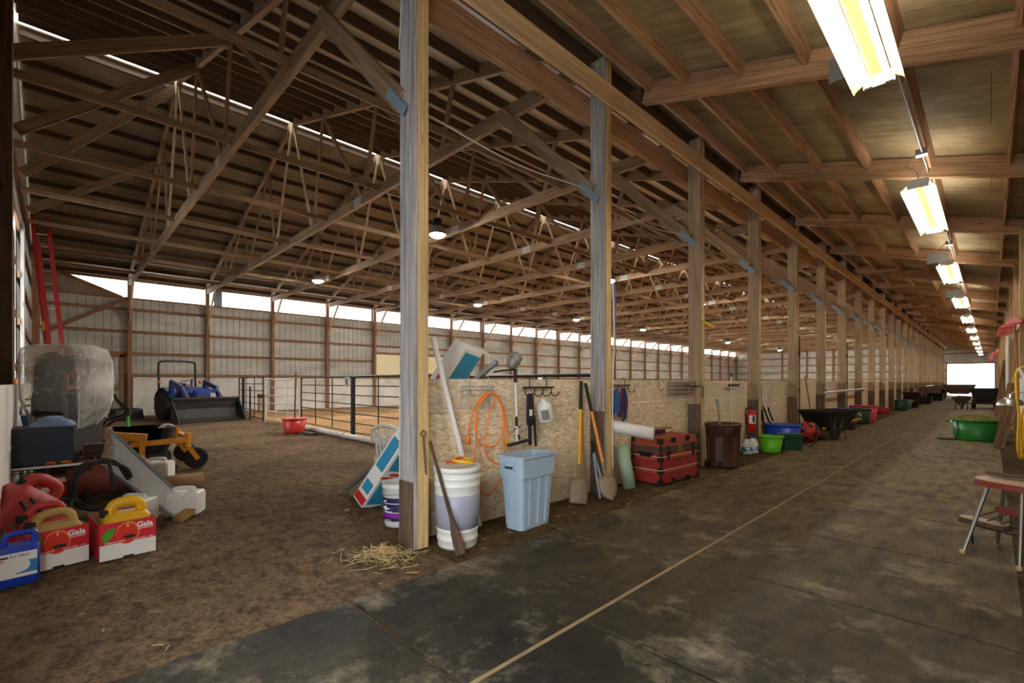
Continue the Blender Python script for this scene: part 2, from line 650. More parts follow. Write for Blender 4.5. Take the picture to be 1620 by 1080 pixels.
# long wall with its open eave
w = struct(obj('wall_left', ribs(YF - 0.1, YB + 0.12, 0, 4.33, axis='y', c=XL - 0.05, sgn=-1), 'steel_siding'))
for z in (1.50, 2.30, 3.10, 3.92, 4.33):
    mb = MB()
    mb.beam((XL, YF, z), (XL, YB, z), 0.045, 0.10 if z < 4.2 else 0.06)
    obj('girt', mb, 'girt_wood', w)
mb = MB()
mb.box(XL + 0.03, XL + 0.07, Y0 + 0.1, YB, 0, 1.40)
mb.box(XL + 0.03, XL + 0.10, Y0 + 0.1, YB, 1.38, 1.42)
obj('kickboard', mb, 'white_boards', w)
mb = MB()
mb.box(XL - 0.06, XL + 0.0, YF, YB, 4.96, 5.16)
obj('eave_board', mb, 'web_pale', w)
mb = MB()
mb.M = Matrix()
mb.add([(XL - 0.05, YF, 4.33), (XL - 0.05, 1.62, 4.33), (XL - 0.05, 0.15, 4.98), (XL - 0.05, YF, 5.0)], [(0, 1, 2, 3)])
obj('corner_sheet', mb, 'roof_metal', w)
mb = MB()
mb.beam((XL + 0.02, 0.1, 5.0), (XL + 0.02, 1.75, 4.33), 0.04, 0.12)
obj('rake_board', mb, 'girt_wood', w)
mb = MB()
mb.beam((XL + 0.06, -0.3, 2.9), (XL + 0.06, 1.9, 4.33), 0.04, 0.12)
obj('wind_brace', mb, 'girt_wood', w)
for (ya, yb_, k) in ((2.2 + D, 2.5 + D, 0), (11.6, 11.9, 0), (18.9, 19.2, 0), (26.2, 26.5, 0)):
    mb = ribs(ya, yb_, 4.33, 4.97, 0.06, 0.012, 'y', XL - 0.04, -1)
    obj('eave_vent', mb, 'gusset_steel', w)
d1 = bpy.data.objects.new('door_1', None)
COL.objects.link(d1)
struct(d1)
d1.location = (XL + 0.03, 0.0, 0)
mb = MB()
for y in (0.80, 1.74):
    mb.box(0, 0.05, y - 0.06, y + 0.06, 0, 2.25)
mb.box(0, 0.05, 0.74, 1.80, 2.15, 2.3)
mb.box(0.0, 0.045, 0.86, 1.68, 0.95, 1.09)
obj('door_frame', mb, 'girt_wood', d1)
obj('door_leaf', ribs(0.86, 1.68, 0.02, 2.15, 0.229, 0.015, 'y', 0.0, 1), 'steel_siding', d1)
mb = MB()
mb.beam((0.06, 1.52, 1.18), (0.06, 1.66, 1.18), 0.03, 0.04)
mb.tube([(0.05, 1.62, 1.18), (0.10, 1.62, 1.18), (0.10, 1.50, 1.18)], 0.012)
obj('door_handle', mb, 'galvanized', d1)

# front gable (behind and to the left of the camera)
XA, XB = -2.1, 0.35      # unseen aisle doorway, open; narrowed and lowered to cut the front daylight
mb = ribs(XL, -12.95, 0, lambda q: roofz(q) - 0.02, axis='x', c=YF - 0.05, sgn=-1)
m2 = ribs(-11.6, XA, 0, lambda q: roofz(q) - 0.02, axis='x', c=YF - 0.05, sgn=-1)
m3 = ribs(-12.95, -11.6, 4.25, lambda q: roofz(q) - 0.02, axis='x', c=YF - 0.05, sgn=-1)
m4 = ribs(XA, XR + 0.1, 2.9, lambda q: aislez(q) + 0.02, axis='x', c=YF - 0.05, sgn=-1)
for q in (m2, m3, m4):
    o = len(mb.v)
    mb.v += q.v
    mb.f += [[k + o for k in f] for f in q.f]
    mb.uv += q.uv
    mb.mi += q.mi
    mb.sm += q.sm
wf = struct(obj('wall_front', mb, 'steel_siding'))
for z in (1.5, 2.4, 3.3, 4.2, 5.1):
    mb = MB()
    mb.box(XL, -12.95, YF - 0.03, YF + 0.01, z - 0.06, z + 0.06)
    mb.box(-11.6 if z < 4.1 else -12.95, XA - 0.2, YF - 0.03, YF + 0.01, z - 0.06, z + 0.06)
    obj('girt', mb, 'girt_wood', wf)
for x, wd, z1, mt in ((-19.2, 0.15, None, 'girt_wood'), (-7.4, 0.19, None, 'dark_wood'), (-4.9, 0.19, None, 'dark_wood')):
    mb = MB()
    mb.box(x - wd / 2, x + wd / 2, YF + 0.01, YF + 0.16, 0, z1 or roofz(x) - 0.1)
    obj('stud', mb, mt, wf)
mb = MB()
mb.box(-13.35, -12.98, YF + 0.01, YF + 0.06, 0, 4.3)
obj('stud', mb, 'post_grey', wf)
mb = MB()
mb.box(-11.6, -5.2, YF + 0.165, YF + 0.19, 0, 1.22)
mb.box(-11.6, -5.2, YF + 0.165, YF + 0.195, 0.62, 0.63)
obj('kickboard', mb, 'white_boards', wf)
# sliding door leaf, pulled almost shut: daylight shows through the slit
d2 = bpy.data.objects.new('door_2', None)
COL.objects.link(d2)
struct(d2)
mb = ribs(-16.2, -13.0, 0.05, 4.3, 0.229, 0.02, 'x', YF - 0.10, -1)
obj('door_leaf', mb, 'steel_siding', d2)

# far end wall with the open door
mb = ribs(XL - 0.15, -2.9, 0, lambda q: roofz(q) - 0.02, axis='x', c=YB + 0.05)
m2 = ribs(-2.9, 0.2, 2.95, lambda q: aislez(q) + 0.02, axis='x', c=YB + 0.05)
m3 = ribs(0.2, XR + 0.1, 0, lambda q: aislez(q) + 0.02, axis='x', c=YB + 0.05)
for q in (m2, m3):
    o = len(mb.v)
    mb.v += q.v
    mb.f += [[k + o for k in f] for f in q.f]
    mb.uv += q.uv
    mb.mi += q.mi
    mb.sm += q.sm
wb = struct(obj('wall_back', mb, 'steel_siding'))
for z in (1.5, 2.3, 3.1, 3.92, 4.7, 5.5):
    mb = MB()
    mb.box(XL, -3.0, YB, YB + 0.045, z - 0.06, z + 0.06)
    if 3.5 < z < 4.5:
        mb.box(-3.0, XR, YB, YB + 0.045, z - 0.06, z + 0.06)
    obj('girt', mb, 'girt_wood', wb)
mb = MB()
mb.box(XL, -3.2, YB - 0.06, YB - 0.02, 0, 1.4)
obj('kickboard', mb, 'white_boards', wb)
for x in (-19.5, -17.0, -14.5, -12.0, -9.6, -7.2, -4.8):
    mb = MB()
    mb.box(x - 0.09, x + 0.09, YB - 0.13, YB, 0, roofz(x) - 0.25)
    obj('stud', mb, 'girt_wood', wb)
mb = MB()
mb.box(-3.0, -2.9, YB - 0.06, YB + 0.06, 0, 3.0)
mb.box(0.2, 0.3, YB - 0.06, YB + 0.06, 0, 3.0)
mb.box(-3.0, 0.3, YB - 0.06, YB + 0.06, 2.92, 3.05)
obj('door_frame', mb, 'girt_wood', wb)

# roof
ce = bpy.data.objects.new('ceiling', None)
COL.objects.link(ce)
struct(ce)
def slope_sheet(x0, x1, zf):
    mb = MB()
    P = [(x0, YF - 0.3, zf(x0)), (x1, YF - 0.3, zf(x1)), (x1, YB + 0.3, zf(x1)), (x0, YB + 0.3, zf(x0))]
    P += [(p[0], p[1], p[2] + 0.03) for p in P]
    return mb.add(P, [(0, 3, 2, 1), (4, 5, 6, 7), (0, 1, 5, 4), (1, 2, 6, 5), (2, 3, 7, 6), (3, 0, 4, 7)])
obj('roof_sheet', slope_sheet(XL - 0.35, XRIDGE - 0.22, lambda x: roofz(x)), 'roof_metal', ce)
obj('roof_sheet', slope_sheet(XRIDGE + 0.02, XP + 0.1, lambda x: roofz(x)), 'roof_metal_lit', ce)
obj('roof_sheet', slope_sheet(XP - 0.2, XR + 0.2, aislez), 'roof_sheet', ce)
mb = MB()
mb.box(XP - 0.22, XP - 0.18, YF - 0.3, YB + 0.3, 4.75, 5.3)
obj('fascia', mb, 'dark_wood', ce)
for x in [XRIDGE - 0.30 - 0.66 * k for k in range(15)] + [XRIDGE + 0.12 + 0.61 * k for k in range(16)]:
    mb = MB()
    z = roofz(x)
    mb.beam((x, YF, z - 0.075), (x, YB, z - 0.075), 0.04, 0.14, (0.29 if x > XRIDGE else -0.29, 0, 1))
    obj('purlin', mb, 'purlin_wood', ce)
for x in (-2.86, -2.40, -1.82, -1.22, -0.55, 0.16):
    mb = MB()
    mb.beam((x, YF, aislez(x) - 0.075), (x, YB, aislez(x) - 0.075), 0.04, 0.15, (0.28, 0, 1))
    obj('purlin', mb, 'timber', ce)

# rafters across the aisle
NR = 19
for j in range(NR):
    y = 2.07 - 0.06 + 3.16 * j
    mb = MB()
    za, zb = 3.80 - 0.285 * -2.95, 3.80 - 0.285 * XR
    dz = 0.125
    mb.beam((-2.95, y, za + dz), (XR, y, zb + dz), 0.085, 0.25)
    o = obj('rafter', mb, 'timber')
    o.data.transform(Matrix.Translation((0, -y, 0)))
    o.location.y = y
    lab = ('%s sloping wooden rafter over the aisle, counting from the near end' % ORD[j]) if j < 8 else 'small far rafter high over the distant end of the aisle'
    tag(o, lab, 'beam', 'aisle rafters')
    mb = MB()
    mb.box(-3.155, -2.98, -0.07, 0.07, 4.46, 4.84)
    obj('hanger_stub', mb, 'dark_wood', o)
    if j in (1, 4, 6):
        mb = MB()
        mb.box(-1.05, -0.72, -0.050, -0.0435, 4.00, 4.22)
        obj('nail_plate', mb, 'galvanized', o)

# beams carried by the posts
mb = MB()
mb.box(XP - 0.01, XP + 0.04, YF, YB, 4.325, 4.53)
tag(obj('header_beam', mb, 'beam_pale'), 'long pale plank beam along the aisle side of the posts', 'beam')
mb = MB()
mb.box(-3.24, -3.165, YF, YB, 4.21, 4.45)
tag(obj('inner_beam', mb, 'timber'), 'long brown beam behind the posts, lower than the pale plank', 'beam')

# aisle posts
def post(k):
    y = Y0 - 0.06 + D * k
    if k < 11:
        lab = '%s square timber post of the aisle row, counting from the big near post' % ORD[k]
        if k == 0:
            lab = 'big nearest timber post, grey front and tan side, chain hanging on it'
    else:
        lab = 'far narrow timber post near the distant end of the aisle row'
    t = thing('post', lab, 'post', (XP, y, 0), 0, 'timber posts along the aisle')
    mb = MB()
    mb.box(-0.19, -0.004, 0, 0.036, 0, 4.84)
    obj('front_ply', mb, 'post_grey' if k < 2 else 'post_brown', t)
    mb = MB()
    mb.box(-0.185, -0.006, 0.042, 0.080, 0, 4.84)
    obj('middle_ply', mb, 'post_brown', t)
    mb = MB()
    mb.box(-0.185, 0.0, 0.040, 0.13, 0, 4.84)
    obj('side_ply', mb, 'post_pale', t)
    zc = 0.50 if k == 0 else 0.92
    mb = MB()
    mb.box(-0.1915, -0.003, -0.008, 0.001, 0, zc)
    obj('splash_board', mb, 'wet_wood', t)
    # knee brace up to the truss and its steel plate
    mb = MB()
    mb.beam((-0.17, 0.0, 3.38), (-1.68, 0.0, 4.89), 0.06, 0.16)
    o = obj('knee_brace', mb, 'truss_timber', t)
    mb = MB()
    mb.beam((-0.07, -0.0345, 3.255), (-0.315, -0.0345, 3.51), 0.005, 0.08)
    obj('nail_plate', mb, 'gusset_steel', t)
    return t
for k in range(BAYS - 1):
    post(k)

# long-wall posts with braces
for k in range(BAYS):
    y = Y0 + D * k
    lab = ('%s post of the corrugated long wall, counting from the door' % ORD[k]) if k < 12 else 'far thin post on the distant part of the corrugated long wall'
    t = thing('wall_post', lab, 'post', (XL + 0.02, y, 0), 0, 'posts on the long wall')
    mb = MB()
    mb.box(0.02, 0.17, -0.065, 0.065, 0, 5.0)
    obj('shaft', mb, 'girt_wood', t)
    mb = MB()
    mb.beam((0.13, 0, 3.50), (1.35, 0, 4.82), 0.045, 0.12)
    obj('knee_brace', mb, 'web_pale', t)  # pale wood here puts the eave backlight into the brace colour

# roof trusses
BPT = [-19.1, -16.5, -13.9, -11.3, -8.7, -6.1]
LAT = [-20.0, -17.6, -15.2, -12.8, -10.4, -8.05, -5.6]
ZC = 4.87
def truss_parts(t, k):
    y = 0
    mb = MB()
    mb.beam((XL + 0.06, 0, ZC), (XP - 0.19, 0, ZC), 0.076, 0.19)
    obj('bottom_chord', mb, 'truss_timber', t)
    for xa in (XL + 0.02, XP - 0.1):
        mb = MB()
        mb.beam((xa, 0, roofz(xa) - 0.10), (XRIDGE, 0, ZRIDGE - 0.12), 0.076, 0.19)
        obj('top_chord', mb, 'truss_timber', t)
    webs = []
    for s in (1, -1):
        def X(x):
            return XRIDGE + s * (x - XRIDGE)
        webs += [((XRIDGE + s * 0.05, ZRIDGE - .2), (X(-11.3), ZC), 1), ((X(-10.7), roofz(-10.7) - .15), (X(-11.25), ZC), 0), ((X(-10.7), roofz(-10.7) - .15), (X(-8.75), ZC), 0),
                 ((X(-8.2), roofz(-8.2) - .15), (X(-8.7), ZC), 0), ((X(-8.2), roofz(-8.2) - .15), (X(-6.15), ZC), 0), ((X(-5.8), roofz(-5.8) - .15), (X(-6.1), ZC), 0)]
    for a, b_, pale in webs:
        mb = MB()
        mb.beam((a[0], 0, a[1]), (b_[0], 0, b_[1]), 0.04, 0.085)
        obj('web', mb, 'web_pale' if pale else 'truss_timber', t)
    mb = MB()
    mb.prism([(XRIDGE - .12, ZRIDGE - .12), (XRIDGE + .12, ZRIDGE - .12), (XRIDGE + .10, ZRIDGE - .42), (XRIDGE - .10, ZRIDGE - .42)], -0.043, 0.043, 'y')
    obj('ridge_plate', mb, 'web_pale', t)
    for x in (-8.9, -16.2):
        mb = MB()
        mb.box(x - .15, x + .15, -0.043, 0.043, ZC - 0.09, ZC + 0.08)
        obj('splice_plate', mb, 'splice_steel', t)
    for i, x in enumerate(LAT):
        mb = MB()
        mb.beam((x, 0.04, ZC + 0.02), (x, D - 0.04, ZC + 0.02), 0.04, 0.10)
        obj('lateral_brace', mb, 'truss_timber', t)
t0 = thing('roof_truss', 'first timber roof truss, nearest the camera, running from the big near post', 'truss', (0, Y0, 0), 0, 'arena roof trusses')
truss_parts(t0, 0)
for k in range(1, BAYS):
    lab = ('%s timber roof truss over the arena, counting from the big near post' % ORD[k]) if k < 9 else 'small far timber roof truss deep inside the arena'
    dup(t0, (0, Y0 + D * k, 0), lab)
# loose braces from the front gable to the first truss, and its lateral braces
for i, x in enumerate((-8.25, -10.65, -12.75, -15.4)):
    mb = MB()
    mb.beam((x, YF + 0.05, 5.18), (x + 0.02, Y0 - 0.03, roofz(x) - 0.22), 0.05, 0.17)
    tag(obj('gable_brace', mb, 'truss_timber'), '%s slanting brace up to the nearest truss, counting from the upper left corner' % ORD[i], 'beam', 'gable braces')
for i, x in enumerate(LAT):
    mb = MB()
    mb.beam((x, YF + 0.02, ZC + 0.02), (x, Y0 - 0.04, ZC + 0.02), 0.04, 0.10)
    tag(obj('lateral_brace', mb, 'truss_timber'), '%s level brace ending at the nearest truss, counting from the long wall' % ORD[i], 'beam', 'lateral braces before the nearest truss')

# half-height strand board partition, one panel per bay
wp = bpy.data.objects.new('wall_partition', None)
COL.objects.link(wp)
struct(wp)
for k in range(BAYS - 1):
    y = Y0 - 0.06 + D * k
    mb = MB()
    mb.box(-3.19, -3.165, y + 0.006, y + D - 0.006, 0, 0.985)
    mb.box(-3.19, -3.165, y + 0.006, y + D - 0.006, 0.99, 1.27)
    obj('strand_board_panel', mb, 'strand_board', wp)

# stall wall on the right
wr = struct(obj('wall_right', MB().box(XR + 0.05, XR + 0.08, YF, YB, 0, 4.0), 'stall_board'))
y = YF
i = 0
while y < YB - 0.2:
    wd = random.uniform(0.16, 0.24) * (1 if y < 20 else 2.5)
    mb = MB()
    mb.box(XR + random.uniform(0.0, 0.03), XR + 0.05, y, y + wd - 0.012, 0, 3.98)
    obj('board', mb, random.choice(['stall_board', 'stall_board', 'dark_wood', 'post_brown']), wr)
    y += wd
    i += 1
for k in range(18):
    y = 2.0 + 3.16 * k
    mb = MB()
    mb.box(XR - 0.07, XR + 0.04, y - 0.07, y + 0.07, 0, 3.75)
    obj('stud', mb, 'post_pale' if k % 2 else 'timber', wr)
mb = MB()
mb.box(XR - 0.03, XR + 0.02, YF, YB, 1.22, 1.36)
obj('rail', mb, 'timber', wr)
mb = MB()
mb.box(XR - 0.03, XR + 0.02, YF, YB, 2.30, 2.44)
obj('rail', mb, 'timber', wr)

# fluorescent strip lights over the aisle
def strip():
    t = thing('strip_light', '', 'light', (0, 0, 0), 0, 'fluorescent strip lights over the aisle')
    mb = MB()
    L = 1.22
    for sec in ([(-0.160, -0.02), (-0.152, 0.0), (-0.088, 0.05)], [(0.088, 0.05), (0.152, 0.0), (0.160, -0.02)], [(-0.04, 0.03), (-0.04, 0.10), (0.04, 0.10), (0.04, 0.03)]):
        n = len(sec)
        up = [(x + (0.004 if x > 0 else -0.004), z + 0.005) for x, z in sec]
        P = [(x, yy, z) for yy in (-L, L) for x, z in sec] + [(x, yy, z) for yy in (-L, L) for x, z in up]
        F = []
        for i in range(n - 1):
            F.append((i, i + 1, n + i + 1, n + i))
            F.append((2 * n + i, 3 * n + i, 3 * n + i + 1, 2 * n + i + 1))
        mb.add(P, F)
        obj('reflector' if n == 3 else 'housing', mb, 'dingy_enamel', t)
        mb = MB()
    for yy in (-L, L):
        mb = MB()
        mb.box(-0.10, 0.10, yy - 0.006, yy + 0.006, 0.0, 0.10)
        obj('end_plate', mb, 'white_enamel', t)
    for x in (-0.065, 0.065):
        mb = MB()
        mb.tube([(x, -L + 0.03, 0.018), (x, L - 0.03, 0.018)], 0.019, 10)
        tb = obj('tube', mb, 'tube_glow', t)
        mb = MB()
        for yy in (-L + 0.012, L - 0.012):
            mb.box(x - 0.025, x + 0.025, yy - 0.012, yy + 0.012, 0.0, 0.055)
        obj('socket', mb, 'lamp_grey', tb)
    for yy in (-0.95, 0.95):
        mb = MB()
        mb.tube([(0, yy, 0.10), (0.0, yy, 0.62)], 0.004, 5)
        obj('chain', mb, 'galvanized', t)
    mb = MB()
    mb.tube(smooth_path([(0, -1.1, 0.1), (-0.02, -1.14, 0.22), (-0.12, -1.1, 0.34), (-0.06, -1.0, 0.46), (0.06, -0.9, 0.56)]), 0.006, 6)
    obj('power_cord', mb, 'lamp_grey', t)
    return t
s0 = strip()
for k in range(11):
    lab = ('%s long fluorescent strip light over the aisle, counting from the upper right corner' % ORD[k]) if k < 9 else 'tiny far fluorescent strip light near the end door'
    loc = (-0.617, 3.42 + (5.22 if k else 0) + 5.33 * max(k - 1, 0), 3.58)
    if k == 0:
        s0.location = loc
        s0['label'] = lab
    else:
        dup(s0, loc, lab)

# conduit feeding the strip lights
t = thing('conduit', 'thin metal conduit with junction boxes along an aisle purlin', 'conduit', (-0.585, 0, 4.03))
mb = MB()
mb.tube([(0, YF + .1, 0), (0, YB - .3, 0)], 0.011, 7)
obj('pipe', mb, 'galvanized', t)
for k in range(7):
    mb = MB()
    yj = 7.55 + 5.33 * k
    mb.box(-.06, .05, yj - .05, yj + .05, -.03, .04)
    obj('junction_box', mb, 'galvanized', t)

# bay lamps over the arena
def bay():
    t = thing('bay_lamp', '', 'lamp', (0, 0, 0), 0, 'bay lamps hanging over the arena')
    mb = MB()
    mb.lathe([(0.19, 0.0), (0.185, 0.03), (0.16, 0.12), (0.12, 0.18), (0.07, 0.20), (0.001, 0.20)], 24)
    obj('shade', mb, 'lamp_grey', t)
    mb = MB()
    mb.lathe([(0.001, -0.075), (0.08, -0.06), (0.14, -0.03), (0.175, 0.015), (0.001, 0.021)], 24)
    obj('lens', mb, 'bay_glow', t)
    mb = MB()
    mb.lathe([(0.07, 0.20), (0.075, 0.22), (0.075, 0.36), (0.05, 0.38), (0.001, 0.38)], 16)
    for k in range(8):
        a = k * math.pi / 4
        mb.beam((0.08 * math.cos(a), 0.08 * math.sin(a), 0.21), (0.08 * math.cos(a), 0.08 * math.sin(a), 0.36), 0.012, 0.012)
    obj('ballast', mb, 'dark_metal', t)
    return t
b0 = bay()
n = 0
for k in range(8):
    for x, side in ((-8.7, 'near'), (-15.4, 'far')):
        y = 6.15 + 6.83 * k
        if k < 4:
            lab = '%s bay lamp of the row %s, hanging over the arena' % (ORD[k], 'closer to the aisle posts' if side == 'near' else 'closer to the long wall')
        else:
            lab = 'tiny far bay lamp deep in the arena'
        loc = (x, y, 4.55)
        if n == 0:
            b0.location = loc
            b0['label'] = lab
        else:
            dup(b0, loc, lab)
        n += 1
# ------------------------------------------------------------------ things along the aisle
paint('blue_grey_plastic', '#a3b9cc', 0.5, 0, 0.12, '#7a8893', 8)
paint('brown_plastic', '#4d3226', 0.5, 0, 0.15, '#7a6450', 7)
paint('white_plastic', '#d9d9d4', 0.4, 0, 0.10, '#9b907c', 7)
paint('clouded_plastic', '#9496a8', 0.45, 0, 0.2, '#d8d6d4', 5)
paint('lime_plastic', '#63bd1c', 0.4, 0, 0.12, '#4a6a2a', 9)
paint('green_plastic', '#1f7a26', 0.4, 0, 0.12, '#2a3a1a', 6)
paint('bottle_green_plastic', '#16412c', 0.45, 0, 0.2, '#3d4a35', 8)
paint('blue_plastic', '#1c46b8', 0.4, 0, 0.1, '#32405e', 8)
paint('teal_plastic', '#1f6f7d', 0.4, 0, 0.1)
paint('red_plastic', '#c22a22', 0.4, 0, 0.12, '#6e2a22', 8)
paint('pink_plastic', '#df4668', 0.4, 0, 0.1)
paint('orange_cord', '#ee7d22', 0.5, 0, 0.06)
paint('yellow_plastic', '#e8b416', 0.45, 0, 0.12, '#9a7a2a', 8)
paint('yellow_handle', '#e3a817', 0.5, 0, 0.15, '#8a6a3a', 8)
paint('orange_handle', '#dd8a2a', 0.5, 0, 0.15, '#8a6a3a', 8)
paint('trunk_red', '#96241d', 0.6, 0, 0.25, '#6a3a2e', 5)
paint('trunk_slat', '#a2412f', 0.65, 0, 0.3, '#8f6a4e', 5)
paint('pale_edge', '#cdb48c', 0.7, 0, 0.2)
paint('rust_metal', '#594a3d', 0.7, 0.4, 0.35, '#7d5c3f', 9)
paint('shovel_steel', '#8c7a66', 0.6, 0.3, 0.4, '#6a5340', 7)
paint('navy_strap', '#22325e', 0.7)
paint('blue_strap', '#2d67b5', 0.7)
paint('red_strap', '#b02133', 0.7)
paint('mint_roll', '#a9c2a3', 0.6, 0, 0.15, '#7d9a78')
paint('label_white', '#eceae4', 0.5, 0, 0.04)
paint('label_blue', '#2f7fb4', 0.5, 0, 0.04)
paint('label_teal', '#2f93bd', 0.5, 0, 0.05)
paint('label_navy', '#191a4a', 0.5, 0, 0.03)
paint('label_purple', '#8a1fa0', 0.5, 0, 0.03)
paint('label_red', '#c3262c', 0.5, 0, 0.04)
paint('ink_dark', '#26262b', 0.6, 0, 0.0)
paint('paint_white', '#f1efea', 0.5, 0, 0.0)
paint('fire_red', '#c41a1a', 0.3, 0, 0.05)
paint('chrome', '#b9b6b0', 0.3, 0.9, 0.15)
paint('brass', '#b48a3a', 0.4, 0.8, 0.1)
paint('straw', '#c9b27a', 0.8, 0, 0.25, '#8f7a4a', 14)
paint('hay', '#8f8446', 0.9, 0, 0.4, '#5e5a2c', 14)
paint('vinyl_tan', '#a88d6c', 0.5, 0, 0.25)
paint('oxblood', '#7a2620', 0.5, 0, 0.2)
paint('old_chrome', '#8d8982', 0.35, 0.8, 0.3)
paint('rope_white', '#d5d0c4', 0.8, 0, 0.1)
paint('grass_line', '#7d7a52', 0.8, 0, 0.2)
paint('lime_accent', '#86c440', 0.5, 0, 0.0)

def frameM(base, top, xdir=(1, 0, 0)):
    """matrix with local z running from base to top"""
    b_, t_ = Vector(base), Vector(top)
    z = (t_ - b_).normalized()
    x = Vector(xdir)
    x = (x - z * x.dot(z)).normalized()
    y = z.cross(x)
    M = Matrix((x, y, z)).transposed().to_4x4()
    M.translation = b_
    return M
def thingM(name, label, cat, M, group=None):
    t = thing(name, label, cat, M.to_translation(), 0, group, M.to_euler())
    return t
def solo(name, mb, mat, loc, label, cat, group=None, rz=0, bevel=0, rot=None, **k):
    o = obj(name, mb, mat, None, bevel, **k)
    o.location = loc
    o.rotation_euler = rot if rot else (0, 0, rz)
    return tag(o, label, cat, group)
def rrect(w, d, r, z, n=5, cx=0, cy=0):
    out = []
    for sx, sy, a0 in ((1, 1, 0), (-1, 1, 90), (-1, -1, 180), (1, -1, 270)):
        for k in range(n):
            a = R(a0 + 90 * k / (n - 1))
            out.append((cx + sx * (w / 2 - r) + r * math.cos(a), cy + sy * (d / 2 - r) + r * math.sin(a), z))
    return out
def tub(name, label, cat, loc, r0, r1, h, mat, group=None, handles=True, rim=0.012, handle_mat='rope_white', sx=1, rz=0, bail=False):
    """open tub or bucket with a rolled rim and handles"""
    t = thing(name, label, cat, loc, rz, group)
    mb = MB()
    mb.lathe([(0.001, 0.0), (r0, 0.0), (r0 + (r1 - r0) * .1, h * .1), (r1, h), (r1 - .008, h), (r0 - .005, 0.02), (0.001, 0.02)], 28, (0, 0, 0), sx, 1)
    obj('body', mb, mat, t)
    mb = MB()
    mb.lathe([(r1 - .004, h - 2.2 * rim), (r1 + rim, h - 2 * rim), (r1 + rim, h), (r1 - .004, h + .004)], 28, (0, 0, 0), sx, 1)
    obj('rim', mb, mat, t)
    if handles:
        for s in (-1, 1):
            mb = MB()
            mb.tube(smooth_path([(s * (r1 * sx + .005), -.08, h - .02), (s * (r1 * sx + .05), -.06, h - .06), (s * (r1 * sx + .055), 0, h - .09), (s * (r1 * sx + .05), .06, h - .06), (s * (r1 * sx + .005), .08, h - .02)], 4), 0.008, 6)
            obj('handle', mb, handle_mat, t)
    if bail:
        mb = MB()
        mb.tube(smooth_path([(-r1 - .006, 0, h - .03), (-r1 * .9, .06, h - .09), (0, r1 + .02, h - .14), (r1 * .9, .06, h - .09), (r1 + .006, 0, h - .03)], 5), 0.004, 6)
        obj('handle', mb, 'galvanized', t)
    return t

# straw heap at the foot of the near post
mb = MB()
for i in range(230):
    a, r = random.uniform(0, 6.28), abs(random.gauss(0, 0.13))
    c = Vector((math.cos(a) * r * 1.3, math.sin(a) * r, 0.012 + max(0, .075 - r * .35) * random.random()))
    d = Vector((random.gauss(0, 1), random.gauss(0, 1), random.gauss(0, .25))).normalized() * random.uniform(.04, .13)
    mb.beam(c - d / 2, c + d / 2, .004, .002)
o = solo('straw_heap', mb, 'straw', (-2.99, 1.66, 0), 'small heap of loose straw at the foot of the big near post', 'straw', rz=0.7)
o['kind'] = 'stuff'

mb = MB()
for i in range(260):
    if random.random() < .6:
        c = Vector((random.uniform(-7.5, -2.6), random.uniform(.1, 5.0), 0))
        c.z = -.009
    else:
        c = Vector((random.uniform(-3.1, -2.55), random.uniform(2.2, 12), -.003))
    a = random.uniform(0, 3.14)
    l = random.uniform(.015, .06)
    d = Vector((math.cos(a) * l, math.sin(a) * l, .002))
    mb.beam(c - d / 2, c + d / 2, .004, .002)
o = solo('straw_litter', mb, 'straw', (0, 0, 0), 'loose bits of straw scattered thinly over the dirt', 'straw')
o['kind'] = 'stuff'

# white barrel
t = thing('barrel', 'white plastic barrel with grey contents and lid, beside the near post', 'barrel', (-2.87, 2.215, 0))
mb = MB()
mb.lathe([(.001, 0), (.145, 0), (.152, .02), (.152, .055), (.158, .06), (.158, .075), (.153, .08), (.157, .12), (.160, .125), (.160, .14), (.156, .145), (.170, .40)], 32)
mb.lathe([(.170, .40), (.172, .46), (.176, .465), (.176, .475), (.172, .48), (.172, .515), (.176, .52), (.176, .53), (.172, .535), (.170, .585), (.001, .585)], 32)
for i in range(len(mb.f)):
    mb.mi[i] = 0
obj('body', mb, 'white_plastic', t)
mb = MB()
mb.lathe([(.155, .148), (.1595, .15), (.1725, .40), (.170, .402)], 32)
obj('clouded_band', mb, 'clouded_plastic', t)
mb = MB()
mb.lathe([(.172, .565), (.182, .568), (.182, .598), (.174, .606), (.150, .606), (.146, .600), (.001, .600)], 32)
obj('lid', mb, 'white_plastic', t)
t = thing('tie_down_strap', 'coiled yellow strap with red ends lying on the white barrel lid', 'strap', (-2.86, 2.25, .607), 0.5)
mb = MB()
mb.tube(smooth_path([(-.08, 0, .012), (-.04, .05, .014), (.05, .045, .02), (.09, 0, .016), (.04, -.05, .03), (-.05, -.04, .035), (-.06, .03, .04), (.03, .03, .045), (.07, -.01, .03)], 5), .011, 6)
obj('webbing', mb, 'yellow_plastic', t)
mb = MB()
mb.beam((-.12, -.03, .012), (-.05, .0, .03), .02, .02)
mb.beam((-.09, .03, .03), (.0, .0, .055), .018, .014)
obj('hook_end', mb, 'red_plastic', t)

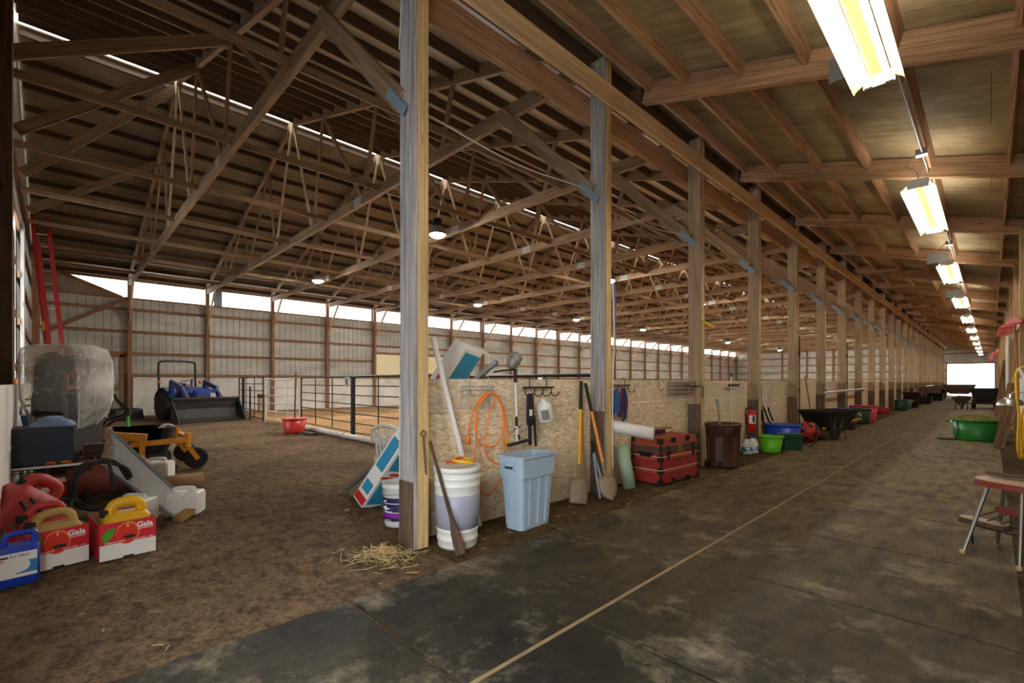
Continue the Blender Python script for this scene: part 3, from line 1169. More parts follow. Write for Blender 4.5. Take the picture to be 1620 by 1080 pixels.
# long PVC pole leaning over the partition, wooden paddle
M = frameM((-3.055, 2.60, 0.0), (-3.12, 2.16, 1.60))
mb = MB()
mb.tube([(0, 0, 0.02), (0, 0, 1.66)], .022, 14)
o = obj('pipe', mb, 'white_plastic')
o.matrix_basis = M
tag(o, 'long white plastic pipe leaning on the partition behind the white barrel', 'pipe')
M = frameM((-2.665, 2.09, 0.0), (-2.90, 1.985, .80), (0.5, .8, 0))
t = thingM('paddle', 'brown wooden paddle leaning against the white barrel and near post', 'paddle', M)
mb = MB()
mb.tube([(0, 0, .25), (0, 0, .85)], [.013, .011], 10)
obj('shaft', mb, 'dark_wood', t)
mb = MB()
mb.loft([rrect(w, d, min(w, d) * .4, z, 4) for w, d, z in ((.075, .018, .005), (.075, .022, .08), (.065, .024, .16), (.03, .026, .25), (.026, .026, .30))])
obj('blade', mb, 'dark_wood', t)

# chain on the near post
t = thing('chain', 'short rusty chain hanging from a ring on the tan side of the near post', 'chain', (-2.970, 1.965, .83))
mb = MB()
for k in range(13):
    c = Vector((.008 + (k % 2) * .002, (k * .0018), -.022 * k))
    pts = []
    for q in range(10):
        a = 2 * math.pi * q / 10
        off = (0, math.cos(a) * .008, math.sin(a) * .016) if k % 2 else (math.cos(a) * .006 + .004, 0, math.sin(a) * .016)
        pts.append(c + Vector(off))
    mb.tube(pts, .0028, 5, True)
obj('links', mb, 'rust_metal', t)
mb = MB()
mb.tube([(.006 + .002, math.cos(a) * .022, .028 + math.sin(a) * .022) for a in [k * .524 for k in range(12)]], .004, 6, True)
mb.tube([(0, 0, .05), (.015, 0, .05)], .006, 6)
obj('ring', mb, 'rust_metal', t)

# white bucket with a purple label
t = thing('bucket', 'white plastic bucket with navy and purple label behind the near post', 'bucket', (-3.63, 2.16, 0))
mb = MB()
mb.lathe([(.001, 0), (.118, 0), (.124, .02), (.142, .33), (.148, .335), (.148, .35), (.143, .355), (.148, .36), (.148, .375), (.140, .375), (.12, .03), (.001, .03)], 28)
obj('body', mb, 'white_plastic', t)
def wrap(z0, z1, r0, r1, name, mat, a0=-3.3, a1=0.3):
    mb = MB()
    n = 16
    P = []
    for k in range(n + 1):
        a = a0 + (a1 - a0) * k / n
        for r, z in ((r0, z0), (r1, z1)):
            P.append((r * math.cos(a), r * math.sin(a), z))
    mb.add(P, [(2 * k, 2 * k + 2, 2 * k + 3, 2 * k + 1) for k in range(n)], smooth=True)
    return obj(name, mb, mat, t)
wrap(.055, .255, .1275, .1392, 'label', 'label_navy', -3.6, .6)
wrap(.085, .125, .1305, .1330, 'label_stripe', 'label_purple', -3.6, .6)
wrap(.128, .134, .1322, .1328, 'label_line', 'paint_white', -3.6, .6)
wrap(.205, .211, .1372, .1378, 'label_line', 'paint_white', -3.6, .6)
def on_drum(s, size, mat, r, z, ang):
    M = Matrix.Rotation(ang, 4, 'Z') @ Matrix.Translation((r, 0, z)) @ Matrix(((0, 0, 1, 0), (1, 0, 0, 0), (0, 1, 0, 0), (0, 0, 0, 1)))
    return text('lettering', s, size, mat, t, M, 0.0006, 'CENTER')
def drum_path(name, pts, w, mat):
    """a printed stroke on the label; pts are (angle, height)"""
    P = [(( .1282 + (z - .055) * .0585 + .0016) * math.cos(a_), (.1282 + (z - .055) * .0585 + .0016) * math.sin(a_), z) for a_, z in pts]
    mb = MB()
    mb.tube(smooth_path(P, 4), w, 5)
    return obj(name, mb, mat, t)
drum_path('printed_script', [(-1.75, .178), (-1.66, .160), (-1.58, .175), (-1.50, .150), (-1.42, .172), (-1.34, .158), (-1.26, .170), (-1.16, .160)], .0045, 'paint_white')
drum_path('printed_script', [(-1.50, .192), (-1.47, .168), (-1.52, .140)], .0045, 'paint_white')
drum_path('printed_dot', [(-1.06, .172), (-1.00, .164), (-.95, .170)], .0085, 'label_purple')
drum_path('printed_line', [(-1.52, .143), (-1.25, .140), (-1.0, .142)], .0025, 'label_white')
drum_path('printed_logo', [(-1.62, .221), (-1.56, .233), (-1.52, .224), (-1.47, .234), (-1.40, .221)], .003, 'paint_white')
drum_path('printed_line', [(-1.55, .068), (-1.3, .066), (-1.1, .068)], .003, 'paint_white')
mb = MB()
mb.tube(smooth_path([(-.15, 0, .34), (-.14, -.06, .30), (0, -.155, .28), (.14, -.06, .30), (.15, 0, .34)], 5), .003, 6)
obj('handle', mb, 'galvanized', t)

# laminate flooring cartons
def carton(name, label, base, top, xdir, w, d, L, cols):
    t = thingM(name, label, 'box', frameM(base, top, xdir))
    mb = MB()
    mb.box(-w / 2, w / 2, -d / 2, d / 2, 0, L)
    obj('carton', mb, 'label_white', t, .004)
    e = .0015
    for f, (u0, u1, z0, z1), mt in cols:
        mb = MB()
        if f == '+x':
            mb.box(w / 2, w / 2 + e, u0, u1, z0, z1)
        elif f == '-x':
            mb.box(-w / 2 - e, -w / 2, u0, u1, z0, z1)
        elif f == '+y':
            mb.box(u0, u1, d / 2, d / 2 + e, z0, z1)
        elif f == '-y':
            mb.box(u0, u1, -d / 2 - e, -d / 2, z0, z1)
        else:
            mb.box(u0, u1, z0, z1, L, L + e)
        obj('printed_panel', mb, mt, t)
    return t
t = carton('flooring_carton', 'long white and blue flooring carton leaning behind the near post, end above the partition', (-4.42, 2.27, 0.03), (-3.50, 2.79, 1.52), (.6, .05, -.5), .17, .27, 1.90,
           [('+x', (-.10, .135, .04, .34), 'label_teal'), ('+x', (-.10, .135, .46, 1.86), 'label_teal'), ('+x', (-.135, .135, .36, .385), 'label_red'), ('+x', (-.04, .10, .40, .43), 'label_red'),
            ('-y', (-.08, .08, .015, .10), 'label_red'), ('-y', (-.06, .06, .14, .26), 'label_teal'), ('-y', (-.06, .06, .42, .78), 'label_teal'), ('-y', (-.02, .02, 1.30, 1.55), 'label_red'),
            ('+z', (-.05, .05, -.08, .08), 'paint_white')])
mb = MB()
mb.beam((.0, .09, 1.90), (.03, .24, 1.93), .16, .004, (0, 0, 1))
obj('torn_flap', mb, 'label_white', t)
# grey metal channels
for base, top, L, lab in (((-5.1, 2.36, .03), (-3.45, 3.14, 1.44), 2.32, 'grey metal channel leaning beside the flooring carton behind the near post'),):
    M = frameM(base, top, (.5, -.8, 0))
    mb = MB()
    mb.prism([(-.04, -.02), (.04, -.02), (.04, .02), (.035, .02), (.035, -.015), (-.035, -.015), (-.035, .02), (-.04, .02)], 0, L, 'z')
    o = obj('metal_channel', mb, 'galvanized')
    o.matrix_basis = M
    tag(o, lab, 'metal strip')

# white plastic garden chair
t = thing('plastic_chair', 'white plastic garden chair with slatted back, half hidden by the near post', 'chair', (-5.05, 2.98, 0), R(25))
t.scale = (.88, .88, .88)
mb = MB()
mb.loft([rrect(.44, .42, .08, z, 5) for z in (.375, .40)])
obj('seat', mb, 'white_plastic', t)
mb = MB()
mb.tube(smooth_path([(-.27, .20, .40), (-.29, .14, .60), (-.26, -.18, .63), (-.20, -.26, .78), (0, -.30, .84), (.20, -.26, .78), (.26, -.18, .63), (.29, .14, .60), (.27, .20, .40)], 6), .026, 8)
obj('arm_rail', mb, 'white_plastic', t)
for k in range(7):
    x = -.165 + .055 * k
    mb = MB()
    mb.beam((x, -.215, .41), (x * 1.1, -.28 + abs(x) * .15, .80 - abs(x) * .25), .03, .012, (0, 1, 0))
    obj('back_slat', mb, 'white_plastic', t)
for sx, sy in ((-1, -1), (1, -1), (-1, 1), (1, 1)):
    mb = MB()
    mb.beam((sx * .25, sy * .23, 0), (sx * .21, sy * .18, .39), .05, .05)
    obj('leg', mb, 'white_plastic', t)
tag(solo('paper_bag', MB().loft([rrect(.20, .14, .03, z, 4) for z in (0, .05, .075)]), 'label_white', (-5.01, 2.98, .354), 'x', 'x'), 'small white packet lying on the plastic garden chair', 'packet')

# blue-grey trash can
t = thing('trash_can', 'pale blue rectangular trash can standing by the partition', 'trash can', (-2.83, 2.955, 0), R(4))
def canbody(w0, d0, w1, d1, h, r, mat):
    mb = MB()
    def L(k):
        return (w0 + (w1 - w0) * k, d0 + (d1 - d0) * k)
    rings = []
    for k, e in ((0, 0), (.05, .004), (.70, .0), (.70, .022), (.97, .018)):
        w, d = L(k)
        rings.append(rrect(w + e, d + e, r, h * k, 5))
    rings.append(rrect(w1 + .035, d1 + .035, r, h * .97, 5))
    rings.append(rrect(w1 + .035, d1 + .035, r, h, 5))
    rings.append(rrect(w1 - .02, d1 - .02, r, h, 5))
    rings.append(rrect(w0 - .03, d0 - .03, r, .03, 5))
    mb.loft(rings, True, False)
    obj('body', mb, mat, t)
canbody(.19, .38, .265, .47, .625, .035, 'blue_grey_plastic')
for y in (-.09, .02, .12):
    mb = MB()
    mb.beam((.102, y, .03), (.122, y * 1.15, .43), .035, .008, (1, 0, 0))
    obj('rib', mb, 'blue_grey_plastic', t)
mb = MB()
mb.box(-.06, .06, -.255, -.232, .50, .515)
mb.box(-.06, -.05, -.255, -.225, .515, .575)
mb.box(.05, .06, -.255, -.225, .515, .575)
obj('handle', mb, 'blue_grey_plastic', t)
mb = MB()
mb.box(-.05, .05, -.2385, -.2365, .517, .572)
obj('recess_shade', mb, 'ink_dark', t)  # flat dark plate, the recess's shade put into its colour

# wire rack, cord, trimmer, hook racks on the partition
XW = -3.155
t = thing('wire_rack', 'small wire rack hooked over the partition above the orange cord', 'rack', (XW, 2.65, 1.0))
mb = MB()
for z in (.13, .17, .205):
    mb.tube([(.02, -.20, z), (.02, .20, z)], .003, 5)
for y in (-.19, -.13, .04, .10, .17):
    mb.tube([(.02, y, .02 if abs(y) > .15 else .0), (.02, y, .215)], .003, 5)
for y in (-.10, .12):
    mb.tube(smooth_path([(.02, y, .0), (.016, y, .2), (.014, y, .285), (-.02, y, .295), (-.05, y, .27)], 4), .0035, 5)
for y in (-.10, .04):
    mb.tube(smooth_path([(.02, y, .05), (.03, y, .02), (.05, y, .02), (.055, y, .05)], 4), .003, 5)
obj('wires', mb, 'galvanized', t)
t = thing('extension_lead', 'orange extension cord coiled in loops on the partition', 'cord', (XW, 2.77, 1.10))
mb = MB()
def loops(pts):
    mb.tube(smooth_path(pts, 8), .0065, 7)
loops([(.02, -.24, -.33), (.03, -.23, -.20), (.035, -.16, -.05), (.05, -.06, .045), (.06, .02, .03), (.05, .12, -.05), (.04, .16, -.25), (.035, .10, -.40), (.03, -.02, -.43), (.03, -.14, -.36), (.035, -.17, -.2), (.045, -.12, -.03), (.06, -.01, .05), (.06, .08, .0), (.05, .17, -.15),
       (.04, .165, -.35), (.04, .17, -.52), (.05, .17, -.66)])
loops([(.055, -.03, .04), (.05, -.15, -.08), (.04, -.165, -.3), (.035, -.17, -.55), (.035, -.12, -.78), (.04, -.03, -.86), (.05, .05, -.80), (.06, .12, -.70)])
loops([(.06, .06, .02), (.05, .0, -.1), (.045, -.06, -.3), (.04, -.06, -.45), (.04, .0, -.55), (.05, .10, -.60)])
loops([(.06, .04, .03), (.055, .14, -.1), (.045, .20, -.28), (.04, .225, -.34), (.035, .21, -.38)])
obj('cable', mb, 'orange_cord', t)
for y, z, mt in ((-.24, -.36, 'orange_cord'), (.205, -.41, 'yellow_plastic')):
    mb = MB()
    mb.lathe([(.006, .05), (.014, .035), (.019, 0), (.016, -.03), (.001, -.03)][::-1], 10, (.02, y, z))
    obj('plug', mb, mt, t)
t = thing('string_trimmer', 'string trimmer hanging upside down on the partition, white shaft and grey head', 'trimmer', (XW + .03, 3.10, .62))
mb = MB()
mb.tube([(0, .02, .06), (0, -.005, .70)], .011, 10)
obj('shaft', mb, 'white_plastic', t)
mb = MB()
mb.tube([(0, -.004, .62), (0, -.006, .75)], .017, 10)
mb.tube([(0, .012, .21), (0, .008, .30)], .013, 10)
mb.beam((0, .04, .085), (0, .02, .13), .03, .02)
obj('grip', mb, 'black_rubber', t)
mb = MB()
Mh = Matrix.Translation((0, -.02, .83)) @ Matrix.Rotation(R(-35), 4, 'X')
mb.M = Mh
mb.lathe([(.02, -.09), (.045, -.07), (.06, -.03), (.066, .0), (.06, .01), (.066, .02), (.06, .03), (.066, .04), (.06, .05), (.05, .065), (.001, .07)], 18)
obj('head', mb, 'lamp_grey', t)
mb = MB()
mb.beam((0, 0, .74), (0, .01, .79), .035, .035)
obj('motor_collar', mb, 'lime_accent', t)
mb = MB()
mb.tube([(0, -.03, .74), (-.02, -.16, .73), (-.02, -.26, .715)], .008, 6)
obj('guard_arm', mb, 'black_rubber', t)
mb = MB()
mb.beam((.02, -.12, .04), (.05, .13, .075), .05, .018)
mb.beam((0, -.02, .18), (0, .05, .2), .01, .01)
obj('guard', mb, 'black_rubber', t)

def hook_rack(name, label, y0, y1, z, hooks, overs, mat='rust_metal'):
    t = thing(name, label, 'hook rack', (XW + .012, y0, z))
    L = y1 - y0
    mb = MB()
    mb.beam((.004, 0, 0), (.004, L, 0), .010, .018)
    obj('bar', mb, mat, t)
    for y in overs:
        mb = MB()
        dz = 1.285 - z
        mb.tube(smooth_path([(.004, y, 0), (.004, y, dz - .02), (-.012, y + .0, dz + .004), (-.045, y, dz - .005), (-.05, y, dz - .05)], 5), .005, 6)
        obj('over_hook', mb, mat, t)
    for y in hooks:
        mb = MB()
        mb.tube(smooth_path([(.008, y, 0), (.010, y, -.06), (.03, y + .02, -.085), (.06, y + .045, -.075), (.065, y + .05, -.045)], 5), .0055, 6)
        obj('hook', mb, mat, t)
    return t
hook_rack('hook_rack', 'black hook rack over the partition holding strap and white jug', 3.21, 3.66, 1.19, (.03, .16, .28, .41), (.09, .34), 'black_paint')
hook_rack('hook_rack', 'rusty hook rack holding blue and red halters past the second post', 4.62, 5.12, 1.205, (.06, .22, .45), (.12, .38))
t = thing('shoulder_strap', 'wide black padded strap hanging on the black hook rack', 'strap', (XW + .055, 3.27, .62))
mb = MB()
mb.loft([rrect(.018, w, .008, z, 4) for w, z in ((.03, .20), (.085, .21), (.10, .26), (.098, .40), (.088, .50), (.05, .515))])
obj('pad', mb, 'black_rubber', t)
mb = MB()
mb.beam((0, 0, .02), (0, -.005, .21), .045, .006, (1, 0, 0))
mb.beam((0.0, .08, .0), (0, .055, .30), .03, .006, (1, 0, 0))
obj('webbing', mb, 'black_rubber', t)
mb = MB()
mb.box(.0095, .011, -.02, .02, .30, .36)
obj('tag', mb, 'label_white', t)
t = thing('jug', 'white plastic jug with a label hanging tilted from the black hook rack', 'jug', (XW + .09, 3.47, .86), 0, None, (R(14), 0, 0))
mb = MB()
mb.lathe([(.001, 0), (.068, 0), (.075, .01), (.075, .15), (.066, .175), (.03, .20), (.025, .21), (.025, .23), (.001, .23)], 22)
obj('body', mb, 'white_plastic', t)
mb = MB()
mb.tube(smooth_path([(0, .03, .20), (0, .075, .19), (0, .08, .14)], 4), .01, 7)
obj('handle', mb, 'white_plastic', t)
mb = MB()
P = []
for k in range(9):
    a = -1.35 + 1.0 * k / 8
    for z in (.03, .13):
        P.append((.0757 * math.cos(a), .0757 * math.sin(a), z))
mb.add(P, [(2 * k, 2 * k + 2, 2 * k + 3, 2 * k + 1) for k in range(8)])
obj('label', mb, 'lamp_grey', t)

# shovels, stick, loppers at the second post
def shovel(label, base, top, xdir, L, mat, square, grip):
    t = thingM('shovel', label, 'shovel', frameM(base, top, xdir), 'shovels leaning at the second post')
    mb = MB()
    mb.tube([(0, .0, .38), (0, 0, L)], .0165, 10)
    obj('shaft', mb, mat, t)
    mb = MB()
    mb.tube([(0, 0, L - .32), (0, 0, L)], .019, 10)
    obj('grip', mb, grip, t)
    mb = MB()
    mb.tube([(0, 0, .20), (0, .012, .30), (0, 0, .40)], [.012, .018, .019], 10)
    obj('socket', mb, 'shovel_steel', t)
    mb = MB()
    n = 8
    P, F = [], []
    rows = ((0.26, .085), (.2, .10), (.12, .105), (.06, .10 if square else .085), (.02, .098 if square else .055), (.0, .095 if square else .012))
    for z, hw in rows:
        for k in range(n + 1):
            u = -1 + 2 * k / n
            P.append((u * hw, -.028 * (1 - u * u) + (.012 if z > .25 else 0), z + (0 if square or z > .05 else .02 * u * u)))
    for i in range(len(rows) - 1):
        for k in range(n):
            a = i * (n + 1) + k
            F.append((a, a + 1, a + n + 2, a + n + 1))
    mb.add(P, F, smooth=True)
    o = obj('blade', mb, 'shovel_steel', t)
    md = o.modifiers.new('thick', 'SOLIDIFY')
    md.thickness = .003
shovel('yellow shovel with black grip and square blade, leaning left of the second post', (-2.90, 3.76, .02), (-3.135, 4.12, 1.30), (.45, .85, 0), 1.30, 'yellow_handle', True, 'black_rubber')
shovel('orange handled shovel with pointed blade at the second post', (-2.735, 4.10, .02), (-3.115, 4.17, 1.22), (.45, .85, 0), 1.27, 'orange_handle', False, 'black_rubber')
M = frameM((-3.02, 4.03, 0.0), (-3.145, 4.14, 1.05))
mb = MB()
mb.tube([(0, 0, .01), (0, 0, 1.08)], .011, 8)
o = obj('stick', mb, 'handle_wood')
o.matrix_basis = M
tag(o, 'thin bare wooden stick leaning between the two shovels', 'stick')
M = frameM((-2.89, 4.18, 0.0), (-3.06, 4.20, .60), (0, 1, 0))
t = thingM('loppers', 'blue-grey long handled tool leaning behind the orange shovel', 'tool', M)
mb = MB()
mb.tube([(.05, 0, .01), (.03, 0, .30), (.0, 0, .50)], .013, 8)
mb.tube([(-.05, 0, .01), (-.03, 0, .30), (.0, 0, .50)], .013, 8)
obj('handle', mb, 'gusset_steel', t)
mb = MB()
mb.beam((0, 0, .48), (.02, 0, .62), .05, .012, (0, 1, 0))
obj('jaw', mb, 'dark_metal', t)
# tie rope on the second post
t = thing('tie_rope', 'pale rope with a snap hanging down the tan side of the second post', 'rope', (XP + .012, 4.47, .16))
mb = MB()
mb.tube(smooth_path([(0, .0, 2.2), (.004, .01, 1.9), (.0, .03, 1.5), (.004, .0, 1.2), (.002, -.01, .5), (0, 0, .12)], 6), .008, 6)
obj('cord', mb, 'rope_white', t)
mb = MB()
mb.tube([(0, 0, 0), (0, 0, .13)], [.012, .014], 8)
mb.tube([(0, .018 * math.cos(a), 1.62 + .03 * math.sin(a)) for a in [k * .6283 for k in range(10)]], .004, 6, True)
obj('snap', mb, 'galvanized', t)
mb = MB()
mb.tube(smooth_path([(.012, .025, 2.25), (.016, .03, 2.0), (.012, .025, 1.68)], 5), .007, 6)
obj('blue_lead', mb, 'blue_strap', t)

# big white pipe, green roll, halters, trunk
mb = MB()
M = frameM((-3.06, 4.54, .745), (-2.62, 4.715, .675))
n = 24
mb.lathe([(.072, 0), (.072, .50), (.064, .50), (.064, 0), (.072, 0)], n)
o = obj('pipe_section', mb, 'white_plastic')
o.matrix_basis = M
tag(o, 'thick white pipe section fixed to the second post, open end over the trunk', 'pipe')
M = frameM((-2.99, 4.865, 0.0), (-3.06, 4.80, .5))
mb = MB()
mb.lathe([(.001, 0), (.078, 0), (.078, .50), (.070, .50), (.068, .495), (.04, .50), (.03, .495), (.001, .50)], 22)
o = obj('foam_roll', mb, 'mint_roll')
o.matrix_basis = M
tag(o, 'pale green roll standing between the second post and the red trunk', 'roll')
def halter(label, y, z0, L, mats, w):
    t = thing('halter', label, 'halter', (XW + .04, y, z0), 0, 'halters on the hook rack')
    n = 7
    for i in range(n):
        yy = w * (2 * i / (n - 1) - 1)
        x = .012 * (i % 3)
        lo = -L * random.uniform(.72, 1.0)
        g_ = random.uniform(.008, .018)
        mb = MB()
        mb.tube(smooth_path([(x, yy * .35, 0), (x + .012, yy * .9 - g_, lo * .4), (x, yy - g_, lo * .9), (x, yy, lo), (x, yy + g_, lo * .9), (x + .014, yy * .9 + g_, lo * .4), (x, yy * .35 + .008, 0)], 5), .0055, 6)
        obj('strap', mb, mats[i % len(mats)], t)
halter('blue halter hanging on the rusty hook rack', 4.74, 1.15, .30, ['blue_strap', 'blue_strap', 'navy_strap'], .05)
halter('red and navy halter straps hanging on the rusty hook rack', 4.90, 1.17, .42, ['red_strap', 'navy_strap', 'navy_strap'], .07)
mb = MB()
mb.box(-.01, .0, -.06, .06, -.26, .0)
solo('cloth', mb, 'blue_strap', (XW + .085, 4.72, 1.14), 'blue cloth hanging over the blue halter on the hook rack', 'cloth', None, .1, .004)

t = thing('steamer_trunk', 'red antique trunk with black corners on the floor by the third post', 'trunk', (-2.925, 5.62, 0), R(-3))
W, L, H = .40, .90, .56
mb = MB()
mb.box(-W / 2, W / 2, -L / 2, L / 2, .02, .43)
obj('body', mb, 'trunk_red', t, .004)
mb = MB()
mb.box(-W / 2 - .004, W / 2 + .004, -L / 2 - .004, L / 2 + .004, .435, H)
lid = obj('lid', mb, 'trunk_slat', t, .006)
for z in (.17, .33):
    mb = MB()
    for s in (-1, 1):
        mb.box(s * W / 2 - .008, s * W / 2 + .008, -L / 2 - .006, L / 2 + .006, z - .022, z + .022)
        mb.box(-W / 2, W / 2, s * L / 2 - .008, s * L / 2 + .008, z - .022, z + .022)
    obj('slat', mb, 'trunk_slat', t)
    mb = MB()
    mb.box(W / 2 + .008, W / 2 + .011, -L / 2 - .008, L / 2 + .008, z + .012, z + .020)
    mb.box(-W / 2, W / 2 + .010, -L / 2 - .011, -L / 2 - .008, z + .012, z + .020)
    obj('slat_edge', mb, 'pale_edge', t)
mb = MB()
for z0, z1 in ((.395, .432), (.436, .465)):
    mb.box(-W / 2 - .006, W / 2 + .006, -L / 2 - .006, L / 2 + .006, z0, z1)
obj('edge_band', mb, 'rust_metal', t)
for sx in (-1, 1):
    for sy in (-1, 1):
        mb = MB()
        x, y = sx * W / 2, sy * L / 2
        for z0, z1 in ((.0, .07), (.14, .21), (.29, .37), (.50, H + .006)):
            mb.box(x - .03, x + .03, y - .03, y + .03, z0, z1) if False else None
            mb.box(x - (.045 if sx > 0 else -.010) , x + (.010 if sx > 0 else .045), y - (.045 if sy > 0 else .010), y + (.010 if sy > 0 else .045), z0, z1)
        mb.box(x - .008, x + .008, y - .008, y + .008, 0, H)
        obj('corner_iron', mb, 'black_paint', t)
for y in (-.22, 0, .22):
    mb = MB()
    mb.box(W / 2, W / 2 + .006, y - .006, y + .006, .03, .40)
    obj('seam_strip', mb, 'rust_metal', t)
for y in (-.30, .30):
    mb = MB()
    mb.box(W / 2 + .005, W / 2 + .022, y - .022, y + .022, .31, .47)
    mb.tube([(W / 2 + .02, y - .03, .40), (W / 2 + .03, y, .42), (W / 2 + .02, y + .03, .40)], .012, 6)
    obj('latch', mb, 'black_paint', t)
mb = MB()
mb.box(W / 2 + .004, W / 2 + .018, -.04, .04, .37, .48)
mb.beam((W / 2 + .02, 0, .46), (W / 2 + .02, .03, .38), .03, .012, (1, 0, 0))
obj('lock_plate', mb, 'brass', t)
for y in (-.17, .17):
    for z in (.0, .50):
        mb = MB()
        for q in range(4):
            mb.box(W / 2 + .003, W / 2 + .012, y - .05 + .027 * q, y - .035 + .027 * q, z, z + .065)
        obj('strap_iron', mb, 'black_paint', t)
mb = MB()
mb.box(-.08, .08, -L / 2 - .012, -L / 2 - .004, .335, .385)
mb.tube(smooth_path([(-.10, -L / 2 - .005, .375), (-.09, -L / 2 - .035, .385), (0, -L / 2 - .04, .39), (.09, -L / 2 - .035, .385), (.10, -L / 2 - .005, .375)], 4), .011, 7)
obj('handle', mb, 'black_paint', t)
t = thing('brush', 'black push brush with wooden back lying on the red trunk', 'brush', (-3.02, 5.62, .575), R(72))
mb = MB()
mb.box(-.20, .20, -.03, .03, .055, .08)
obj('back', mb, 'handle_wood', t)
mb = MB()
mb.box(-.19, .08, -.035, .035, .0, .055)
obj('bristles', mb, 'black_rubber', t)

t = thing('hook', 'single wire S hook on the partition above the red trunk', 'hook', (XW + .01, 5.83, 1.27))
mb = MB()
mb.tube(smooth_path([(-.04, 0, -.05), (-.035, 0, .008), (.0, .0, .014), (.012, 0, -.05), (.012, -.02, -.10), (.03, .02, -.14), (.05, .06, -.12)], 5), .004, 6)
obj('wire', mb, 'rust_metal', t)
t = thing('wire_basket', 'rusty wire basket hanging on the partition beside the third post', 'basket', (XW + .02, 6.36, 1.07))
mb = MB()
for z, e in ((0, .0), (.06, .02), (.12, .035), (.17, .05)):
    mb.tube([(0.0, -.27 - e * .5, z), (.09 + e, -.27 - e * .5, z), (.09 + e, .30 + e * .5, z), (0, .30 + e * .5, z)], .004, 5, True)
for k in range(9):
    y = -.26 + .07 * k
    mb.tube([(0, y, .17), (0, y, 0), (.09, y, 0), (.14, y, .17)], .003, 5)
obj('wires', mb, 'rust_metal', t)
t = thing('chain', 'dark chain looped across the front of the third post', 'chain', (XP + .01, 6.80, 1.19))
mb = MB()
for k in range(22):
    c = Vector((-.012 - .013 * k, -.045 - .004 * k, .0 + .10 * (k / 22) - .05 * math.sin(math.pi * k / 22)))
    mb.tube([c + Vector((math.cos(a) * .013, math.sin(a) * (.002 if k % 2 else .008), math.sin(a) * (.008 if k % 2 else .002))) for a in [q * .785 for q in range(8)]], .003, 5, True)
for k in range(9):
    c = Vector((.008, .0, -.012 - .02 * k))
    mb.tube([c + Vector((math.sin(a) * (.002 if k % 2 else .007), math.sin(a) * (.007 if k % 2 else .002), math.cos(a) * .014)) for a in [q * .785 for q in range(8)]], .003, 5, True)
obj('links', mb, 'dark_metal', t)

# brown wheeled trash can with tools
t = thing('trash_can', 'dark brown wheeled trash can between the third and fourth posts', 'trash can', (-2.77, 7.06, 0), R(-12))
mb = MB()
mb.lathe([(.001, 0.01), (.195, 0.01), (.20, .03), (.222, .46), (.236, .465), (.244, .60), (.258, .605), (.258, .64), (.236, .64), (.19, .05), (.001, .05)], 30)
obj('body', mb, 'brown_plastic', t)
for a in (-70, -10, 50, 110, 170, 230):
    mb = MB()
    c, s_ = math.cos(R(a)), math.sin(R(a))
    mb.beam((.198 * c, .198 * s_, .03), (.222 * c, .222 * s_, .45), .10, .018, (c, s_, 0))
    obj('rib', mb, 'brown_plastic', t)
mb = MB()
a = R(-40)
c, s_ = math.cos(a), math.sin(a)
mb.beam((.25 * c + .05 * s_, .25 * s_ - .05 * c, .555), (.25 * c - .05 * s_, .25 * s_ + .05 * c, .555), .03, .07)
obj('handle', mb, 'brown_plastic', t)
mb = MB()
mb.beam((.268 * c + .04 * s_, .268 * s_ - .04 * c, .555), (.268 * c - .04 * s_, .268 * s_ + .04 * c, .555), .004, .035)
obj('recess_shade', mb, 'ink_dark', t)  # shade of the handle recess given as a dark plate
for x in (-.10, .10):
    mb = MB()
    mb.M = Matrix.Translation((x, -.215, .055)) @ Matrix.Rotation(R(90), 4, 'Y')
    mb.lathe([(.015, -.015), (.05, -.015), (.055, -.008), (.055, .008), (.05, .015), (.015, .015)], 18)
    obj('wheel', mb, 'black_rubber', t)
M = frameM((-2.80, 7.18, .06), (-2.94, 7.26, 1.0), (0, 1, 0))
t = thingM('fork_handle', 'wooden handle with grey split grip standing in the brown trash can', 'tool', M)
mb = MB()
mb.tube([(0, 0, 0), (0, 0, .78)], .014, 9)
obj('shaft', mb, 'handle_wood', t)
mb = MB()
mb.tube([(0, 0, .74), (-.03, 0, .86), (-.04, 0, .93)], .012, 8)
mb.tube([(0, 0, .74), (.03, 0, .86), (.04, 0, .93)], .012, 8)
mb.tube([(-.04, 0, .925), (.04, 0, .925)], .012, 8)
obj('grip', mb, 'galvanized', t)
t = thing('post_jack', 'tall white rod tool with a black crossbar leaning on the partition', 'tool', (XW + .05, 8.30, 0))
mb = MB()
mb.tube([(0, -.03, .0), (0, -.03, 1.36)], .013, 8)
mb.tube([(0, .09, .0), (0, .09, 1.2)], .009, 8)
obj('rod', mb, 'rope_white', t)
mb = MB()
mb.beam((0.01, -.17, 1.19), (.01, .27, 1.19), .03, .035)
mb.tube([(0, -.03, 1.33), (0, -.03, 1.39)], .017, 8)
obj('crossbar', mb, 'black_paint', t)

